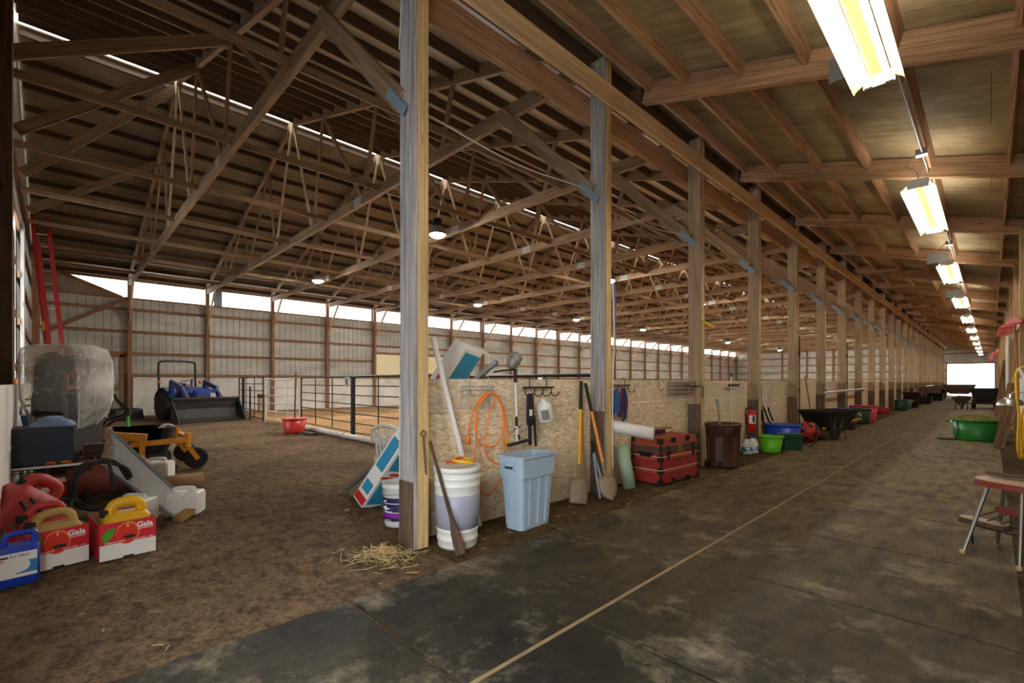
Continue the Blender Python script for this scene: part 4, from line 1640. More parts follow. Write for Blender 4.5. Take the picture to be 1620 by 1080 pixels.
# fire extinguisher on the fourth post
def extinguisher(label, M, s=1.0):
    t = thingM('fire_extinguisher', label, 'fire extinguisher', M)
    mb = MB()
    mb.lathe([(.001, 0), (.062, 0), (.07, .012), (.07, .33), (.06, .37), (.03, .395), (.02, .40), (.02, .42), (.001, .42)], 22)
    obj('cylinder', mb, 'fire_red', t)
    mb = MB()
    mb.beam((-.01, 0, .43), (.01, 0, .46), .03, .04)
    mb.beam((.0, 0, .45), (.11, 0, .475), .02, .008)
    mb.beam((.0, 0, .465), (.11, 0, .51), .02, .008)
    obj('valve', mb, 'dark_metal', t)
    mb = MB()
    mb.tube(smooth_path([(-.01, 0, .44), (-.07, .01, .44), (-.095, .01, .36), (-.085, .01, .20), (-.08, .01, .12)], 5), .011, 7)
    obj('hose', mb, 'black_rubber', t)
    mb = MB()
    P = []
    for k in range(11):
        a = -2.2 + 1.9 * k / 10
        for z in (.16, .31):
            P.append((.0708 * math.cos(a), .0708 * math.sin(a), z))
    mb.add(P, [(2 * k, 2 * k + 2, 2 * k + 3, 2 * k + 1) for k in range(10)], smooth=True)
    lb = obj('label', mb, 'label_white', t)
    mb = MB()
    P = []
    for k in range(5):
        a = -1.35 + .6 * k / 4
        for z in (.18, .30):
            P.append((.0714 * math.cos(a), .0714 * math.sin(a), z))
    mb.add(P, [(2 * k, 2 * k + 2, 2 * k + 3, 2 * k + 1) for k in range(4)], smooth=True)
    obj('label_block', mb, 'label_navy', lb)
    return t
M = Matrix.Translation((-3.065, Y0 - .06 + 3 * D - .095, .33)) @ Matrix.Rotation(R(20), 4, 'Z')
extinguisher('red fire extinguisher mounted low on the fourth post', M)
def bleach(label, loc, rz):
    t = thing('jug', label, 'jug', loc, rz, 'white jugs below the extinguisher')
    mb = MB()
    rings = [rrect(w, d, r, z, 5, cx) for w, d, r, z, cx in ((.15, .11, .03, 0, 0), (.155, .115, .03, .01, 0), (.155, .115, .035, .15, 0), (.13, .10, .04, .19, -.005), (.06, .06, .025, .235, -.02), (.04, .04, .018, .25, -.02), (.04, .04, .018, .262, -.02))]
    mb.loft(rings)
    obj('body', mb, 'white_plastic', t)
    mb = MB()
    mb.tube(smooth_path([(-.01, 0, .235), (.045, 0, .235), (.068, 0, .20), (.068, 0, .15)], 5), .013, 7)
    obj('handle', mb, 'white_plastic', t)
    mb = MB()
    mb.lathe([(.001, 0), (.022, 0), (.022, .022), (.001, .024)], 14, (-.02, 0, .262))
    obj('cap', mb, 'blue_plastic', t)
    mb = MB()
    for k in (0,):
        mb.loft([rrect(.157, .117, .033, z, 5) for z in (.03, .115)], False)
    obj('label', mb, 'label_blue', t)
    mb = MB()
    mb.box(-.05, .02, -.0597, -.0588, .075, .108)
    mb.box(-.04, .05, -.0597, -.0588, .04, .058)
    obj('label_print', mb, 'label_white', t)
bleach('white jug with blue label and cap below the extinguisher, the nearer of two', (-2.97, 8.62, 0), R(48))
bleach('white jug with blue label and cap below the extinguisher, handle toward the green tub', (-2.93, 8.80, 0), R(48))

# feed tubs past the fourth post
tub('feed_tub', 'bright lime green feed tub on the floor past the fourth post', 'tub', (-2.74, 9.12, 0), .15, .195, .29, 'lime_plastic', 'feed tubs', False)
tub('feed_tub', 'blue tub standing behind the lime green one and the dark green one', 'tub', (-2.86, 10.20, 0), .26, .31, .42, 'blue_plastic', 'feed tubs', handle_mat='blue_plastic')
t = thing('feed_tub', 'dark green square tub on the floor in front of the blue tub', 'tub', (-2.60, 9.72, 0), R(30), 'feed tubs')
mb = MB()
mb.loft([rrect(.32, .32, .04, 0), rrect(.38, .38, .05, .26), rrect(.42, .42, .05, .26), rrect(.42, .42, .05, .285), rrect(.38, .38, .05, .285), rrect(.30, .30, .04, .02)], True, False)
obj('body', mb, 'bottle_green_plastic', t)
mb = MB()
mb.box(-.22, .22, -.012, .012, .285, .30)
obj('handle', mb, 'lamp_grey', t)
mb = MB()
mb.lathe([(.26, .0), (.26, .06), (.23, .06), (.23, .0), (.26, 0)], 8)
mb = MB()
ball_c = (0, 0, .21)
mb.ball(ball_c, .21, n=24, m=14)
t = thing('horse_ball', 'red round horse toy ball with dark holes beside the wheelbarrow', 'ball', (-2.68, 11.30, 0))
obj('shell', mb, 'red_plastic', t)
for u, v in ((-100, 10), (-60, 40), (-45, -15), (-85, -35), (-15, 25), (-125, 40), (-20, -40), (-75, 70), (-140, 0)):
    d = Vector((math.cos(R(v)) * math.cos(R(u)), math.cos(R(v)) * math.sin(R(u)), math.sin(R(v))))
    mb = MB(Matrix.Translation(Vector(ball_c) + d * .207) @ d.to_track_quat('Z', 'Y').to_matrix().to_4x4())
    mb.lathe([(.045, -.004), (.04, .005), (.001, .006)], 14)
    obj('hole_shade', mb, 'ink_dark', t)  # dark disc on the shell, shade inside the hole put into colour
# bridle and hoses hanging on the partition
t = thing('harness', 'black leather harness straps hanging on the partition past the fourth post', 'harness', (XW + .04, 9.75, .12))
for pts in ([(0, -.35, 1.15), (.02, -.2, 1.0), (.03, -.1, .75), (.04, -.05, .5), (.04, .05, .3), (.03, .12, .25), (.03, .05, .45), (.02, .0, .7)],
            [(.02, -.02, .72), (.03, .12, .6), (.05, .3, .38), (.08, .45, .25)], [(0, -.33, .75), (.01, -.33, .5), (.02, -.3, .15)], [(.03, -.05, .5), (.04, -.12, .35), (.04, .0, .22), (.03, .1, .3), (.02, .02, .5)],
            [(.02, .38, .62), (.03, .45, .5), (.04, .6, .35)]):
    mb = MB()
    mb.tube(smooth_path(pts, 6), .016, 7)
    obj('strap', mb, 'black_rubber', t)
t = thing('rope', 'pale bundle of frayed rope hanging on the partition above the blue tub', 'rope', (XW + .03, 9.95, .70))
mb = MB()
for k in range(9):
    q = random.uniform(-.07, .07)
    mb.tube(smooth_path([(.0, q * .3, .42), (.03, q + .06, .25), (.02, q, .02), (.01, q - .06, .2), (0, q * .3, .40)], 4), .008, 6)
obj('strands', mb, 'rope_white', t)
mb = MB()
mb.lathe([(.001, 0), (.07, 0), (.075, .02), (.075, .13), (.001, .14)], 16)
solo('canister', mb, 'vinyl_tan', (XW + .085, 9.50, .72), 'small tan canister hanging on the partition beside the black harness', 'canister')
t = thing('cane', 'thin black bent rod leaning on the red ball', 'rod', (-2.36, 10.35, 0))
mb = MB()
mb.tube(smooth_path([(-.06, -.1, .02), (-.01, -.06, .05), (.03, .0, .14), (.03, .06, .32), (.0, .12, .45)], 6), .013, 7)
obj('rod', mb, 'dark_metal', t)
# black tie straps down two posts
for k, z0 in ((4, .15), (6, .3)):
    y = Y0 - .06 + D * k + .10
    mb = MB()
    mb.tube([(0, 0, 0), (.004, .004, 1.0), (0, 0, 2.1)], .011, 7)
    mb.tube([(0, 0, 1.68), (0, 0, 1.78)], .02, 7)
    mb.tube([(0, 0, .9), (0, 0, .95)], .018, 7)
    solo('tie_strap', mb, 'black_rubber', (XP + .018, y, z0), 'long black strap hanging down the %s post' % ORD[k], 'strap')

# black wheelbarrow tipped against the posts
t = thing('wheelbarrow', 'black two-wheeled wheelbarrow with wooden handles near the red ball', 'wheelbarrow', (-2.62, 12.15, 0), R(-20))
t.location = (-2.50, 12.1, 0)
t.scale = (.9, .9, .94)
mb = MB()
mb.loft([rrect(.50, .80, .08, .22), rrect(.72, 1.22, .10, .64), rrect(.76, 1.27, .10, .65), rrect(.76, 1.27, .10, .68), rrect(.71, 1.20, .10, .68), rrect(.48, .76, .08, .25)], True, False)
obj('tray', mb, 'black_paint', t)
for x in (-.24, .24):
    mb = MB(Matrix.Translation((x, -.12, .19)) @ Matrix.Rotation(R(90), 4, 'Y'))
    mb.lathe([(.05, -.03), (.14, -.035), (.19, -.02), (.19, .02), (.14, .035), (.05, .03)], 22)
    w_ = obj('wheel', mb, 'black_rubber', t)
    mb = MB(Matrix.Translation((x, -.12, .19)) @ Matrix.Rotation(R(90), 4, 'Y'))
    mb.lathe([(.001, -.025), (.11, -.025), (.11, .025), (.001, .025)], 16)
    obj('hub', mb, 'lamp_grey', w_)
    mb = MB()
    mb.beam((x * .8, -.5, .27), (x * 1.1, .85, .46), .04, .04)
    obj('handle', mb, 'orange_handle', t)
    mb = MB()
    mb.tube([(x * .8, .30, .34), (x * .9, .34, 0.01), (x * .9, .42, .01), (x * .8, .44, .37)], .013, 7)
    obj('leg', mb, 'lamp_grey', t)
    for y in (-.22, .05):
        mb = MB()
        mb.beam((x * 1.15, y, .28), (x * 1.30, y, .50), .02, .02)
        obj('bracket', mb, 'galvanized', t)
mb = MB()
mb.tube([(-.27, -.12, .19), (.27, -.12, .19)], .014, 8)
mb.beam((-.2, -.12, .19), (-.2, -.10, .33), .03, .03)
mb.beam((.2, -.12, .19), (.2, -.10, .33), .03, .03)
obj('axle', mb, 'lamp_grey', t)
M = frameM((-3.03, 13.3, 0), (-3.13, 12.9, 1.42))
mb = MB()
mb.tube([(0, 0, .01), (0, 0, 1.45)], .016, 8)
o = obj('pole', mb, 'handle_wood')
o.matrix_basis = M
tag(o, 'bare wooden pole leaning on the partition behind the black wheelbarrow', 'pole')
# tubs beyond
tub('muck_tub', 'large black tub on the floor beyond the wheelbarrow', 'tub', (-2.78, 14.95, 0), .30, .36, .45, 'black_paint', 'muck tubs by the posts')
tub('bucket', 'blue bucket set inside the large black tub', 'bucket', (-2.78, 14.97, .34), .15, .20, .20, 'blue_plastic', None, False)
tub('muck_tub', 'dark green tub beyond the large black tub', 'tub', (-2.82, 17.3, 0), .29, .35, .45, 'bottle_green_plastic', 'muck tubs by the posts', handle_mat='yellow_plastic')
tub('muck_tub', 'pink tub just behind the dark green tub', 'tub', (-2.82, 18.3, 0), .30, .36, .50, 'pink_plastic', 'muck tubs by the posts', handle_mat='pink_plastic')
t = thing('rail', 'white plastic pipe rail across two posts above the tubs', 'rail', (XP + .03, 14.0, .92))
mb = MB()
mb.tube([(0, 0, .06), (0, 5.2, .10)], .032, 10)
obj('pipe', mb, 'white_plastic', t)
for y in (.15, 5.0):
    mb = MB()
    mb.box(-.03, .01, y - .03, y + .03, .02, .12)
    obj('bracket', mb, 'dark_metal', t)
tub('muck_tub', 'dark teal tub by the posts in front of the far brown can', 'tub', (-2.86, 27.0, 0), .26, .32, .45, 'bottle_green_plastic', 'muck tubs by the posts')
tub('muck_tub', 'light teal bucket squeezed beside the far brown can', 'tub', (-2.82, 28.4, 0), .22, .28, .42, 'teal_plastic', 'muck tubs by the posts')
t = thing('trash_can', 'far dark brown can standing by the posts past the teal tubs', 'trash can', (-2.72, 29.9, 0))
mb = MB()
mb.lathe([(.001, 0), (.27, 0), (.33, .72), (.35, .72), (.35, .78), (.32, .78), (.26, .05), (.001, .05)], 24)
obj('body', mb, 'brown_plastic', t)
mb = MB()
mb.beam((-.38, 0, .70), (.38, 0, .70), .04, .05)
obj('handle', mb, 'brown_plastic', t)
tub('feed_tub', 'flat red tub on the ground by the far posts', 'tub', (-3.0, 23.4, 0), .20, .25, .22, 'red_plastic', 'feed tubs', False)
t = thing('water_tank', 'small black tub on the ground by the posts beyond the far brown can', 'tub', (-2.62, 35.5, 0))
mb = MB()
mb.loft([rrect(.5, .7, .06, 0), rrect(.6, .8, .06, .42), rrect(.55, .75, .06, .42), rrect(.45, .65, .06, .04)], True, False)
obj('body', mb, 'black_paint', t)
t = thing('water_tank', 'long black trough by the posts nearest the end door', 'tub', (-2.60, 42.0, 0))
mb = MB()
mb.loft([rrect(.7, 1.0, .06, 0), rrect(.85, 1.3, .06, .5), rrect(.78, 1.2, .06, .5), rrect(.65, .9, .06, .05)], True, False)
obj('body', mb, 'black_paint', t)
extinguisher('far small red fire extinguisher on a post beyond the far brown can', Matrix.Translation((-2.895, 33.68, .55)))
mb = MB()
mb.tube([(0, 0, 0), (0, 5.0, .02)], .04, 8)
solo('rail', mb, 'white_plastic', (XP + .05, 40.2, .98), 'short white rail across far posts near the end door', 'rail')
mb = MB()
mb.tube([(0, -.02, 0), (.16, .03, -.1)], .02, 7)
solo('peg', mb, 'yellow_plastic', (XP + .005, Y0 - .06 + 2 * D + .06, 2.14), 'yellow peg sticking out of the third post', 'peg')

# green tub full of hay near the right wall
t = tub('muck_tub', 'green muck tub heaped with hay near the right wall', 'tub', (-.20, 14.15, 0), .37, .43, .44, 'green_plastic', 'muck tubs by the posts', handle_mat='black_rubber')
mb = MB()
for i in range(420):
    a, r = random.uniform(0, 6.28), .42 * math.sqrt(random.random())
    c = Vector((math.cos(a) * r, math.sin(a) * r, .43 + .10 * (1 - (r / .42) ** 2) * random.uniform(.5, 1.2)))
    d = Vector((random.gauss(0, 1), random.gauss(0, 1), random.gauss(0, .4))).normalized() * random.uniform(.06, .16)
    mb.beam(c - d / 2, c + d / 2, .012, .006)
mb.lathe([(.40, .40), (.36, .44), (.2, .50), (.001, .52)], 18)
o = solo('hay', mb, 'hay', (-.20, 14.15, 0), 'dry hay heaped in the green muck tub', 'hay')
o['kind'] = 'stuff'
mb = MB()
mb.beam((-.2, 0, .03), (.1, .02, .03), .04, .03)
mb.tube([(.1, .02, .03), (.14, .05, .25), (.12, .08, .43)], .012, 6)
solo('pull_strap', mb, 'black_rubber', (-.62, 13.62, 0), 'black pull strap hanging on the green hay tub', 'strap')

# far wheelbarrow, cart and spreader
t = thing('wheelbarrow', 'far grey wheelbarrow standing in the middle of the aisle', 'wheelbarrow', (-.93, 29.2, 0))
t.scale = (.68, .68, .72)
mb = MB()
mb.loft([rrect(.55, .5, .06, .45), rrect(.98, .95, .08, .75), rrect(1.02, 1.0, .08, .76), rrect(1.02, 1.0, .08, .79), rrect(.96, .93, .08, .79), rrect(.53, .48, .06, .48)], True, False)
obj('tray', mb, 'rust_metal', t)
for x in (-.28, .28):
    mb = MB()
    mb.beam((x, -.9, .62), (x * .3, .6, .22), .045, .045)
    obj('handle', mb, 'dark_wood', t)
    mb = MB()
    mb.beam((x, -.30, 0), (x, -.25, .50), .06, .05)
    obj('leg', mb, 'dark_metal', t)
mb = MB(Matrix.Translation((0, .55, .2)) @ Matrix.Rotation(R(90), 4, 'Y'))
mb.lathe([(.03, -.04), (.15, -.05), (.20, -.03), (.20, .03), (.15, .05), (.03, .04)], 18)
obj('wheel', mb, 'black_rubber', t)
t = thing('utility_cart', 'dark utility cart with black bin parked by the right wall beyond the wheelbarrow', 'cart', (-.22, 31.2, 0))
mb = MB()
mb.loft([rrect(.7, 1.2, .06, .32), rrect(.95, 1.5, .08, .95), rrect(.90, 1.44, .08, .95), rrect(.66, 1.15, .06, .36)], True, False)
obj('bin', mb, 'black_paint', t)
mb = MB()
mb.beam((-.9, -.9, .26), (.35, -.9, .26), .06, .05)
mb.box(-.4, .4, -.8, .8, .22, .30)
mb.beam((-.5, -.8, .55), (-.9, -.85, .58), .12, .05)
obj('chassis', mb, 'dark_metal', t)
for x in (-.36, .36):
    for y in (-.55, .55):
        mb = MB(Matrix.Translation((x, y, .22)) @ Matrix.Rotation(R(90), 4, 'Y'))
        mb.lathe([(.03, -.06), (.17, -.07), (.22, -.04), (.22, .04), (.17, .07), (.03, .06)], 16)
        obj('wheel', mb, 'black_rubber', t)
t = thing('manure_spreader', 'low dark red spreader wagon parked before the open end door', 'trailer', (-1.62, 47.5, 0))
t.scale = (1, 1, .85)
mb = MB()
mb.loft([rrect(1.2, 2.6, .05, .55), rrect(1.75, 3.0, .08, 1.25), rrect(1.68, 2.9, .08, 1.25), rrect(1.1, 2.5, .05, .6)], True, False)
obj('box', mb, 'rust_metal', t)
mb = MB()
mb.box(-.5, .5, -1.6, 1.4, .45, .55)
mb.beam((0, -1.4, .5), (0, -2.3, .55), .1, .1)
obj('frame', mb, 'trunk_red', t)
for x in (-.88, .88):
    mb = MB(Matrix.Translation((x, .2, .42)) @ Matrix.Rotation(R(90), 4, 'Y'))
    mb.lathe([(.05, -.12), (.33, -.13), (.42, -.08), (.42, .08), (.33, .13), (.05, .12)], 20)
    obj('wheel', mb, 'black_rubber', t)

# ---- right wall tools
def manure_fork(label, loc, rz, s=1.0):
    t = thing('manure_fork', label, 'fork', loc, rz, 'red plastic forks on the right wall')
    mb = MB()
    for k in range(11):
        x = -.20 + .04 * k
        mb.tube(smooth_path([(x * s, 0, 0), (x * s, -.06 * s, -.02 * s), (x * s, -.16 * s, -.10 * s), (x * s, -.18 * s, -.26 * s)], 4), .008 * s, 6)
    for z, y in ((-.03, -.07), (-.14, -.17)):
        mb.beam((-.205 * s, y * s, z * s), (.205 * s, y * s, z * s), .012 * s, .014 * s)
    obj('tines', mb, 'red_plastic', t)
    mb = MB()
    mb.prism([(-.21 * s, -.02 * s), (.21 * s, -.02 * s), (.21 * s, .04 * s), (.04 * s, .13 * s), (-.04 * s, .13 * s), (-.21 * s, .04 * s)], -.012, .008, 'y')
    obj('head', mb, 'red_plastic', t)
    mb = MB()
    mb.tube([(0, 0, .1), (.0, .05, -1.2)], .014, 7)
    obj('shaft', mb, 'handle_wood', t)
    d = Matrix.Rotation(-rz, 4, 'Z') @ Vector((.42 - loc[0], 0, 0))
    mb = MB()
    mb.tube([(0, 0, .04), d + Vector((0, 0, .04))], .012, 6)
    obj('peg', mb, 'galvanized', t)
manure_fork('red plastic manure fork hung high on the right wall, the nearer one', (.27, 11.2, 2.20), R(-60), .8)
manure_fork('red plastic manure fork hung high beside the nearer one', (.29, 12.2, 2.30), R(-60), .8)
manure_fork('far red plastic manure fork high on the right wall', (.22, 33.0, 2.72), R(-75), 1.3)
manure_fork('farthest red plastic manure fork beside the end door', (.22, 37.0, 2.75), R(-75), 1.4)
t = thing('heat_lamp', 'round metal clamp lamp hanging on the right wall', 'lamp', (.19, 9.5, .92))
t.scale = (.65, .65, .7)
mb = MB()
mb.lathe([(.22, 0), (.215, .02), (.17, .10), (.09, .15), (.05, .155), (.05, .22), (.03, .23), (.001, .23)], 24)
mb.lathe([(.218, 0), (.165, .09), (.085, .14), (.001, .145)], 24)
obj('shade', mb, 'chrome', t)
mb = MB()
mb.tube(smooth_path([(0, 0, .22), (.06, 0, .27), (.20, 0, .26), (.34, 0, .26)], 5), .012, 7)
obj('bracket', mb, 'chrome', t)
mb = MB()
for s_ in (-.10, .12):
    mb.tube(smooth_path([(s_, 0, 0), (s_ * .6, -.02, -.2), (s_ * .2, 0, -.42)], 5), .005, 5)
obj('guard_wire', mb, 'dark_metal', t)
t = thing('extension_lead', 'yellow extension cord looped on the right wall by the metal lamp', 'cord', (.30, 8.9, .5))
mb = MB()
mb.tube(smooth_path([(.10, .3, .95), (-.06, .1, .9), (-.07, 0, .6), (-.05, .0, .3), (-.06, 0, -.1), (-.02, .1, -.25), (.0, .2, .05), (.02, .25, .35), (.0, .2, .42), (-.03, .12, .2), (-.02, .1, -.15), (.02, .2, -.2), (.05, .3, .1), (.04, .3, .4), (0, .2, .2), (0, .2, -.25)], 8), .014, 7)
obj('cable', mb, 'yellow_plastic', t)
mb = MB()
mb.beam((-.05, .1, .92), (.0, .1, .80), .12, .03)
obj('tag', mb, 'label_white', t)
mb = MB()
mb.tube([(0, 0, 0), (0, 0, .95)], .05, 12)
solo('downpipe', mb, 'white_plastic', (.345, 10.3, .35), 'thick white pipe standing against the right wall, nearest the camera', 'pipe')
for k, (y, z1, lab) in enumerate(((16.2, 2.3, 'white conduit pipe running up the right wall below the red forks'), (17.4, 2.2, 'second white conduit pipe on the right wall beyond the green hay tub'))):
    mb = MB()
    mb.tube([(0, 0, 0), (0, 0, z1)], .024, 10)
    mb.tube([(0, 0, z1), (.05, 0, z1 + .06)], .03, 10)
    solo('conduit', mb, 'white_plastic', (.28, y, .02), lab, 'pipe')
mb = MB()
mb.beam((0, 0, 0), (0, 0, .55), .02, .18)
solo('feed_bag', mb, 'blue_strap', (.37, 10.95, 1.15), 'blue bag hanging on the right wall near the metal lamp', 'bag', bevel=.006)
# dirt and litter along the right wall, boards leaning there
for i, (y, l, lab) in enumerate(((18.5, 1.9, 'weathered board leaning on the right wall beyond the hay tub'), (20.4, 1.6, 'second weathered board leaning farther along the right wall'), (12.9, 1.3, 'short weathered plank leaning on the right wall before the hay tub'))):
    M = frameM((.10, y - .3, 0.01), (.30, y + .15, l * .95), (0, 1, 0))
    mb = MB()
    mb.beam((0, 0, 0), (0, 0, l), .03, .16)
    o = obj('plank', mb, 'stall_board')
    o.matrix_basis = M
    tag(o, lab, 'plank', 'planks on the right wall')

# step stool
t = thing('step_stool', 'old step stool with red edged seat and metal legs by the right wall', 'stool', (.09, 4.86, 0))
def stool_seat(name, cx, cy, w, d, z, mat, edge, rz=-29):
    M = Matrix.Translation((cx, cy, z)) @ Matrix.Rotation(R(rz), 4, 'Z')
    mb = MB(M)
    mb.loft([rrect(w, d, min(w, d) * .42, q, 7) for q in (-.04, 0.0)])
    o = obj(name, mb, edge, t, .006)
    mb = MB(M)
    mb.loft([rrect(w - .012, d - .012, min(w, d) * .41, q, 7) for q in (0.0, .006)])
    obj('top_cover', mb, mat, o)
stool_seat('seat', .04, .0, .44, .31, .535, 'vinyl_tan', 'oxblood')
LEG = [((-.234, -.16, 0), (-.10, .0, .51)), ((.041, -.315, 0), (.06, -.14, .51)), ((.20, .10, 0), (.16, .02, .51)), ((-.06, .28, 0), (-.02, .10, .51))]
for a, b_ in LEG:
    mb = MB()
    mb.tube([a, b_], .0125, 10)
    l_ = obj('leg', mb, 'old_chrome', t)
    mb = MB()
    mb.lathe([(.001, 0), (.017, 0), (.017, .03), (.013, .032)], 10, a)
    obj('rubber_foot', mb, 'vinyl_tan', l_)
stool_seat('step', -.13, .17, .30, .12, .195, 'vinyl_tan', 'dark_wood', 61 - 90)
stool_seat('step', .05, .13, .26, .10, .32, 'dark_wood', 'oxblood', 61 - 90)
for k in range(4):
    mb = MB()
    mb.tube([(-.20 + .075 * k, .20 - .045 * k, .19), (-.03 + .06 * k, .18 - .04 * k, .30)], .005, 6)
    obj('strut', mb, 'dark_metal', t)
for a, b_ in (((-.19, .10, .17), (.10, -.09, .17)), ((-.19, .2, .0), (-.20, .17, .18)), ((-.20, -.10, .16), (-.19, .2, .17))):
    mb = MB()
    mb.tube([a, b_], .008, 6)
    obj('brace', mb, 'dark_metal', t)
mb = MB()
mb.beam((-.10, .18, .56), (.25, .0, .575), .09, .016, (0, 0.2, 1))
obj('back_board', mb, 'dark_wood', t)
# ------------------------------------------------------------------ arena fence, tractor
paint('tractor_blue', '#1a3478', 0.35, 0, 0.12, '#3a3a3a', 5)
paint('bucket_black', '#201e1c', 0.6, 0.2, 0.3, '#5b4732', 3)
paint('amber', '#ff6a1e', 0.3)
paint('panel_white', '#dfddd6', 0.5, 0.1, 0.2, '#8c7a60', 4)
paint('mirror_reflection', '#e2dab2', 0.3, 0.1, 0.15, '#b5a878', 1)  # bright reflection put into the pane as a pale yellow colour
paint('mower_yellow', '#e79a14', 0.4, 0, 0.18, '#7a5a2a', 6)
paint('can_red', '#b5312c', 0.55, 0, 0.3, '#8a6a55', 4)
paint('yellow_jug', '#e5ae12', 0.45, 0, 0.12, '#8f6f3a', 6)
paint('dusty_yellow', '#b5934f', 0.7, 0, 0.5, '#8a744f', 5)
paint('apple_red', '#cf2230', 0.55, 0, 0.0)
paint('apple_orange', '#e8823a', 0.5, 0, 0.0)
paint('apple_deep', '#d8301f', 0.5, 0, 0.15, '#e2662e', 18)
paint('apple_shine', '#f4b08a', 0.5, 0, 0.0)
paint('leaf_green', '#4f9c2a', 0.5, 0, 0.0)
paint('card_brown', '#8a6a4a', 0.85, 0, 0.2)
paint('box_navy', '#1d2740', 0.6, 0, 0.2, '#4a4a50')
paint('cloth_blue', '#7c93b5', 0.9, 0, 0.1)
paint('carpet_brown', '#8a6a48', 1.0, 0, 0.3, '#5e4630', 20, None, 0.4)
paint('tank_red', '#7e2f28', 0.6, 0, 0.5, '#8a6f58', 4)
paint('ladder_red', '#b22a2c', 0.45, 0, 0.1)
paint('aluminium', '#d6d8d7', 0.5, 0.0, 0.1)
paint('jug_white', '#dcdad3', 0.5, 0, 0.1, '#a0937c', 5)
paint('jug_blue', '#1740b0', 0.35, 0, 0.08)
paint('tape_green', '#58c35a', 0.5)
m, nt, b = nodemat('clear_plastic')
b.inputs['Base Color'].default_value = (0.92, 0.90, 0.86, 1)
b.inputs['Roughness'].default_value = 0.25
tr = nt.nodes.new('ShaderNodeBsdfTransparent')
mx = nt.nodes.new('ShaderNodeMixShader')
n1 = noise(nt, coords(nt, 'Object', (1, 1.6, 2.2)), 2.6, 6, 0.68, 1.6)
fr = ramp(nt, n1, [(0.42, (0.08, 0.08, 0.08, 1)), (0.58, (0.18, 0.18, 0.18, 1)), (0.70, (0.7, 0.7, 0.7, 1))])
lw = nt.nodes.new('ShaderNodeLayerWeight')
lw.inputs['Blend'].default_value = 0.35
fc = mix(nt, lw.outputs['Facing'], fr, (0.8, 0.8, 0.8, 1))
nt.links.new(fc, mx.inputs[0])
nt.links.new(tr.outputs[0], mx.inputs[1])
nt.links.new(b.outputs[0], mx.inputs[2])
nt.links.new(mx.outputs[0], nt.nodes['Material Output'].inputs['Surface'])
bump(nt, noise(nt, coords(nt, 'Object'), 5, 4, 0.7, 1.2), b, 0.8, 0.05)

def panel(name, label, a, b_, h, mat, nbar=7, nup=2, sag=0.0, group='pipe fence panels', low=0.10):
    """welded pipe panel from ground point a to ground point b_"""
    a, b_ = Vector((a[0], a[1], 0)), Vector((b_[0], b_[1], 0))
    d = b_ - a
    L = d.length
    t = thing(name, label, 'gate' if 'gate' in name else 'fence', a, math.atan2(d.y, d.x), group)
    r = 0.022
    mb = MB()
    mb.tube(smooth_path([(0.02, 0, 0.02), (0.02, 0, low + .05), (0.02, 0, h - .12), (0.05, 0, h - .04), (.12, 0, h - .005), (L * .5, 0, h - sag), (L - .12, 0, h - .005), (L - .05, 0, h - .04), (L - .02, 0, h - .12), (L - .02, 0, low + .05), (L - .02, 0, .02)], 4), r, 8)
    obj('frame', mb, mat, t)
    for k in range(nbar - 1):
        z = low + (h - low) * (k / (nbar - 1)) ** 1.0
        mb = MB()
        mb.tube(smooth_path([(.02, 0, z), (L / 2, 0, z - sag * z / h), (L - .02, 0, z)], 4), .013, 7)
        obj('bar', mb, mat, t)
    for k in range(nup):
        x = L * (k + 1) / (nup + 1)
        mb = MB()
        mb.tube([(x, 0, low), (x, 0, h - .01 - sag)], .013, 7)
        obj('upright', mb, mat, t)
    return t
BP = 'black_paint'
p = panel('pipe_fence', 'black pipe fence panel carrying the letter K sign', (-13.85, 5.05), (-10.25, 4.87), 1.37, BP)
mb = MB()
mb.box(3.28, 3.54, -.035, -.028, 1.13, 1.36)
sg = obj('letter_plate', mb, 'panel_white', p)
text('lettering', 'K', .22, 'ink_dark', p, Matrix(((1, 0, 0, 3.33), (0, 0, -1, -.037), (0, 1, 0, 1.17), (0, 0, 0, 1))), .001)
panel('pipe_fence', 'black pipe fence panel right of the K panel, running behind the near post', (-10.12, 4.86), (-6.65, 4.80), 1.37, BP)
panel('pipe_fence', 'black pipe fence panel mostly behind the partition, only its top rail showing', (-6.55, 4.80), (-3.30, 4.74), 1.33, BP, 7, 2)
panel('pipe_gate', 'sagging white pipe gate between black panels, behind the red bucket', (-15.75, 4.66), (-13.95, 5.05), 1.34, 'panel_white', 6, 2, .03)
panel('pipe_fence', 'black pipe fence panel left of the white gate', (-19.1, 4.78), (-15.85, 4.64), 1.40, BP)
panel('pipe_fence', 'far short black pipe panel beside the tractor bucket at the long wall', (-21.9, 5.6), (-19.3, 5.0), 1.42, BP)
mb = MB()
mb.tube([(0, 0, 0), (0, 0, 1.35)], .035, 8)
solo('fence_post', mb, BP, (-10.19, 4.86, 0), 'black steel fence post at the right end of the K panel', 'post')
mb = MB()
mb.tube([(0, 0, 0), (0, 0, 1.1)], .03, 8)
solo('fence_post', mb, BP, (-16.9, 4.55, 0), 'black steel stake standing before the panel left of the white gate', 'post')
M = frameM((-12.95, 4.70, .055), (-10.15, 4.62, .055), (0, 0, 1))
mb = MB()
mb.tube([(0, 0, 0), (0, 0, 2.8)], .055, 12)
o = obj('pipe', mb, 'panel_white')
o.matrix_basis = M
tag(o, 'white pipe lying on the ground under the K fence panel', 'pipe')
M = frameM((-10.0, 4.60, .055), (-7.0, 4.55, .055), (0, 0, 1))
mb = MB()
mb.tube([(0, 0, 0), (0, 0, 3.0)], .055, 12)
o = obj('pipe', mb, 'panel_white')
o.matrix_basis = M
tag(o, 'white pipe lying on the ground right of the first pipe, behind the chair', 'pipe')
